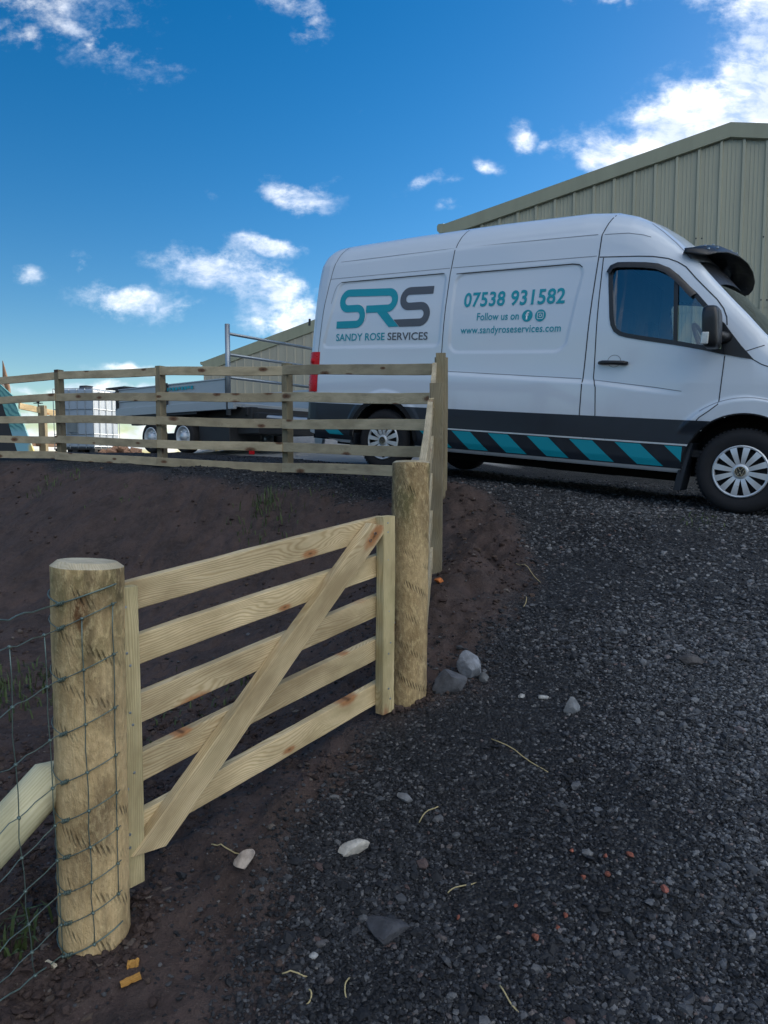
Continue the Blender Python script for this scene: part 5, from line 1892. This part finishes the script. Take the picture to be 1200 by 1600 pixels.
mb = MB(); mb.box(*tb(3.06, 3.10, .02, 1.88, .80, 1.16)); mb.box(*tb(2.86, 3.42, .02, 1.88, 1.165, 1.195)); mb.build('tailboard', M_DARKS, trl, bevel=.004)
mb = MB(); mb.box(*tb(.1, 3.06, -.03, .03, .70, .83)); mb.build('side_rail', M_ALU, trl, bevel=.006)
mb = MB()
for s_ in (3.02, 1.67, .25): mb.box(*tb(s_ - .025, s_ + .025, -.03, .0, .80, 1.16))
mb.build('side_post', M_DARKS, trl)
mb = MB(); mb.box(*tb(.0, 3.0, .22, .34, .56, .74)); mb.box(*tb(.0, 3.0, 1.56, 1.68, .56, .74))
for s_ in np.linspace(.1, 2.9, 7): mb.box(*tb(s_ - .03, s_ + .03, .2, 1.7, .62, .74))
mb.box(*tb(.35, 1.05, .10, .7, .18, .60)); mb.box(*tb(-.10, .5, .25, 1.6, .36, .66)); mb.box(*tb(1.2, 2.3, .4, 1.5, .30, .42))
mb.build('chassis_frame', M_DARKS, trl, bevel=.01)
mb = MB(); mb.box(*tb(.95, 2.62, -.01, .25, .66, .70)); mb.build('mudguard', M_DARKS, trl, bevel=.008)
mb = MB()
mb.tube([(0.0, .4, .60), (1.15, .93, .50)], .04, 8); mb.tube([(0.0, 1.5, .60), (1.15, .93, .50)], .04, 8); mb.tube([(1.1, .93, .50), (1.42, .93, .50)], .045, 8)
mb.build('drawbar', M_STEEL, trl)
mb = MB(); mb.tube([(1.0, .55, .95), (1.0, .55, .32)], .026, 10); mb.lathe([(0, -.03), (.075, -.03), (.085, 0), (.075, .03), (0, .03)], 16, Matrix.Translation((1.0, .55, .26)))
mb.build('jockey_wheel', M_STEEL, trl)
mb = MB()
for y in (0.0, 1.80): mb.tube([(-.24, y, .62), (-.24, y, 1.89)], .036, 12)
for z in (1.76, 1.47, 1.15): mb.tube([(-.24, 0, z), (-.24, 1.8, z)], .021, 10)
mb.build('headboard_rack', M_STEEL, trl, smooth=True)
for s_ in (1.30, 2.13):
    for y in (.0, 1.72):
        rt = empty('wheel'); rt.parent = trl; rt.location = (-s_, y + .0, .335)
        mb = MB(); mb.lathe([(.15, .03), (.165, .002), (.20, -.004), (.232, .004), (.248, .03), (.25, .1), (.245, .15), (.16, .16)], 40); mb.build('tyre', M_TYRE, rt, smooth=True)
        mb = MB(); mb.lathe([(.168, .006), (.162, -.006), (.150, -.004), (.135, .03), (.07, .02), (.06, -.01), (0, -.012)], 32)
        for k in range(8):
            a = k * math.pi / 4; mb.lathe([(0, .006), (.011, .008), (.012, .03)], 8, Matrix.Translation((math.cos(a) * .10, .004, math.sin(a) * .10)))
        mb.build('rim', M_SILVER, rt, smooth=True)
mb = MB()
x0 = -1.02
for k in range(11):
    mb.box(x0 - .075 * k - .05, x0 - .075 * k, -.0165, -.0125, 1.035 + (.012 if k % 3 == 1 else 0), 1.085)
mb.build('side_lettering', M_TEAL, trl)
mb = MB(); mb.box(*tb(-.29, -.19, -.02, .0, .06, .17)); mb.build('reflector', M_RED, trl, bevel=.004)

# ------------------------------------------------------------------ water tank in its cage
M_TANK = simple('white_plastic_tank', (.30, .37, .45), .4, var=.08, scale=3)
tk = empty('caged_tank', at(138, 705, 15.), 'white plastic water tank in a steel cage standing left of the trailer', 'tank')
tk.location.z = gz(tk.location.x, tk.location.y)
tk.rotation_euler = (0, 0, math.radians(-14))
tk.scale = (.86, .86, .93)
mb = MB(); mb.box(-.545, .545, -.495, .495, .16, 1.49); mb.build('bottle', M_TANK, tk, bevel=.05, seg=3)
mb = MB()
for (y0, y1) in ((-.5, -.38), (-.06, .06), (.38, .5)):
    mb.box(-.56, .56, y0, y1, .02, .05)
for x0 in (-.56, -.07, .42):
    for y0 in (-.5, -.06, .38): mb.box(x0, x0 + .14, y0, y0 + .12, .05, .13)
mb.box(-.58, .58, -.52, .52, .13, .16)
mb.build('pallet_base', M_DARKS, tk)
mb = MB()
for z in (.2, .48, .76, 1.04, 1.32, 1.50):
    mb.tube([(-.56, -.51, z), (.56, -.51, z), (.56, .51, z), (-.56, .51, z), (-.56, -.51, z)], .009, 6)
for x in np.linspace(-.56, .56, 6):
    for y in (-.515, .515): mb.tube([(x, y, .16), (x, y, 1.5)], .009, 6)
for y in np.linspace(-.51, .51, 5):
    for x in (-.565, .565): mb.tube([(x, y, .16), (x, y, 1.5)], .009, 6)
mb.build('cage', M_STEEL, tk)
mb = MB(); mb.box(-.18, .10, -.535, -.525, .52, .82); mb.build('label_plate', M_STEEL, tk)
mb = MB(); mb.lathe([(0, .12), (.16, .10), (.17, 0)], 24, Matrix.Translation((0, 0, 1.5)) @ Matrix.Rotation(math.pi / 2, 4, 'X')); mb.build('lid', M_PLASTIC, tk, smooth=True)

# ------------------------------------------------------------------ odds and ends at the far left
def patterned():
    m, t, b = material('teal_patterned_sheet')
    o = t.new('ShaderNodeTexCoord').outputs['Object']
    s3 = t.new('ShaderNodeSeparateXYZ'); t.l.new(o, s3.inputs[0])
    wv = t.new('ShaderNodeTexWave', bands_direction='DIAGONAL'); t.put(wv.inputs['Vector'], o)
    wv.inputs['Scale'].default_value = 5.; wv.inputs['Distortion'].default_value = 6.; wv.inputs['Detail'].default_value = 3.
    c = t.mix(t.maprange(wv.outputs['Fac'], .45, .75), (.12, .32, .31), (.05, .18, .20))
    c = t.mix(t.maprange(s3.outputs[2], .45, .6, 1, 0), c, (.17, .36, .44))
    c = t.mix(t.math('MULTIPLY', t.maprange(s3.outputs[2], .18, .30, 1, 0), t.maprange(s3.outputs[0], .02, .1)), c, (.55, .46, .16))
    t.put(b.inputs['Base Color'], c)
    b.inputs['Roughness'].default_value = .4
    return m


pb = at(41, 712, 13.5)
pn = empty('leaning_panel', (pb.x, pb.y, gz(pb.x, pb.y)), 'dark upright slab with a teal patterned face leaning at the far left edge', 'panel')
M_ = Matrix.Shear('XY', 4, (0, 0))
mb = MB()
top_dx = -.42; hh = 1.48
mb.add([(-.12, -.02, -.05), (.20, .0, -.05), (.20 + top_dx, .0, hh - .30), (-.12 + top_dx, -.02, hh),
        (-.12, .03, -.05), (.20, .05, -.05), (.20 + top_dx, .05, hh - .30), (-.12 + top_dx, .03, hh)],
       [(0, 1, 2, 3), (7, 6, 5, 4), (0, 4, 5, 1), (1, 5, 6, 2), (2, 6, 7, 3), (3, 7, 4, 0)])
mb.build('patterned_face', patterned(), pn)
mb = MB()
mb.add([(-.9, .2, -.05), (-.13, -.02, -.05), (-.13 + top_dx, -.02, hh), (-.9 + top_dx * .8, .2, hh), (-.9, .5, -.05), (-.13, .3, -.05), (-.13 + top_dx, .3, hh), (-.9 + top_dx * .8, .5, hh)],
       [(0, 1, 2, 3), (7, 6, 5, 4), (0, 4, 5, 1), (1, 5, 6, 2), (2, 6, 7, 3), (3, 7, 4, 0)])
mb.build('dark_side', M_DARKS, pn)
M_RUST = simple('orange_brown_timber', (.20, .115, .065), .7, var=.3)
p0 = at(11, 600, 13.9); pz = gz(p0.x, p0.y)
mb = MB(); mb.tube([(0, 0, 0), (0, 0, p0.z - pz - .1), (-.03, 0, p0.z - pz + .12), (-.07, 0, at(4, 564, 13.9).z - pz)], [.055, .06, .05, .006], 10)
o = mb.build('pointed_stake', M_RUST, None, smooth=True, loc=(p0.x, p0.y, pz))
tag(o, 'orange brown pointed stake rising above the fence at the far left edge', 'stake')
# small yard fence beyond
fa, fb_ = at(30, 634, 15.0), at(84, 645, 15.8)
yf = empty('rail_fence', (at(69, 705, 15.6).x, at(69, 705, 15.6).y, gz(at(69, 705, 15.6).x, at(69, 705, 15.6).y)), 'short low timber rail fence beyond the main fence at far left', 'fence')
c = at(69, 700, 15.6); board('post', yf, (c.x, c.y, gz(c.x, c.y) - .1), (c.x, c.y, at(69, 634, 15.6).z), .13, .13, M_GREYPOST, up=Vector((0, 1, 0)), nseg=6)
board('rail', yf, fa, at(66, 642, 15.55), .13, .05, M_NEW)
board('rail', yf, at(66, 642, 15.55), at(120, 652, 16.5), .13, .05, M_NEW)
board('rail', yf, at(40, 692, 15.2), at(120, 697, 16.5), .12, .05, M_RUST)
pl = at(60, 640, 24.)
mb = MB(); zg = gz(pl.x, pl.y)
mb.tube([(0, 0, 0), (0, 0, at(60, 627, 24.).z - zg)], .02, 8); zt = at(60, 630, 24.).z - zg
mb.tube([(-.16, 0, zt), (.16, .0, zt)], .018, 6); mb.tube([(0, -.15, zt), (0, .15, zt)], .018, 6); mb.lathe([(0, -.05), (.05, -.02), (.05, .02), (0, .05)], 10, Matrix.Translation((0, 0, zt + .06)))
o = mb.build('weather_mast', M_DARKS, None, loc=(pl.x, pl.y, zg)); tag(o, 'thin dark mast with crossed arms seen between the fence rails at far left', 'mast')
# pale blocks and rubble in the sun under the trailer
bk = at(162, 676, 17.); zg = gz(bk.x, bk.y)
mb = MB(); mb.box(-.22, .22, -.2, .2, 0, at(162, 665, 17).z - zg + .0)
o = mb.build('bulk_bag', simple('pale_woven_bag', (.60, .57, .48), .85, var=.15, scale=12, bump=.4), None, bevel=.09, loc=(bk.x, bk.y, zg), seg=4)
tag(o, 'pale bulk bag on the ground between tank and trailer wheels', 'bag')
for (u, v, d, n, r_, col, nm, lb) in ((192, 706, 14.4, 26, .10, (.40, .22, .13), 'rubble', 1), (325, 712, 14.6, 22, .10, (.55, .45, .20), 'rubble', 2)):
    mbx = MB(); c = at(u, v, d); rn = random.Random(u)
    for k in range(n):
        x_, y_ = rn.gauss(0, .22), rn.gauss(0, .2); rr_ = r_ * rn.uniform(.5, 1.2)
        Mk = Matrix.Translation((x_, y_, rr_ * .5 + .16 * math.exp(-(x_ * x_ + y_ * y_) / .06))) @ Matrix.Rotation(rn.random() * 3, 4, Vector((rn.random(), rn.random(), rn.random())).normalized())
        mbx.box(-rr_, rr_, -rr_ * .6, rr_ * .6, -rr_ * .4, rr_ * .4, Mk)
    o = mbx.build(nm, simple('rubble_%d' % lb, col, .85, var=.4, scale=6), None, bevel=.01, loc=(c.x, c.y, gz(c.x, c.y)))
    o['kind'] = 'stuff'
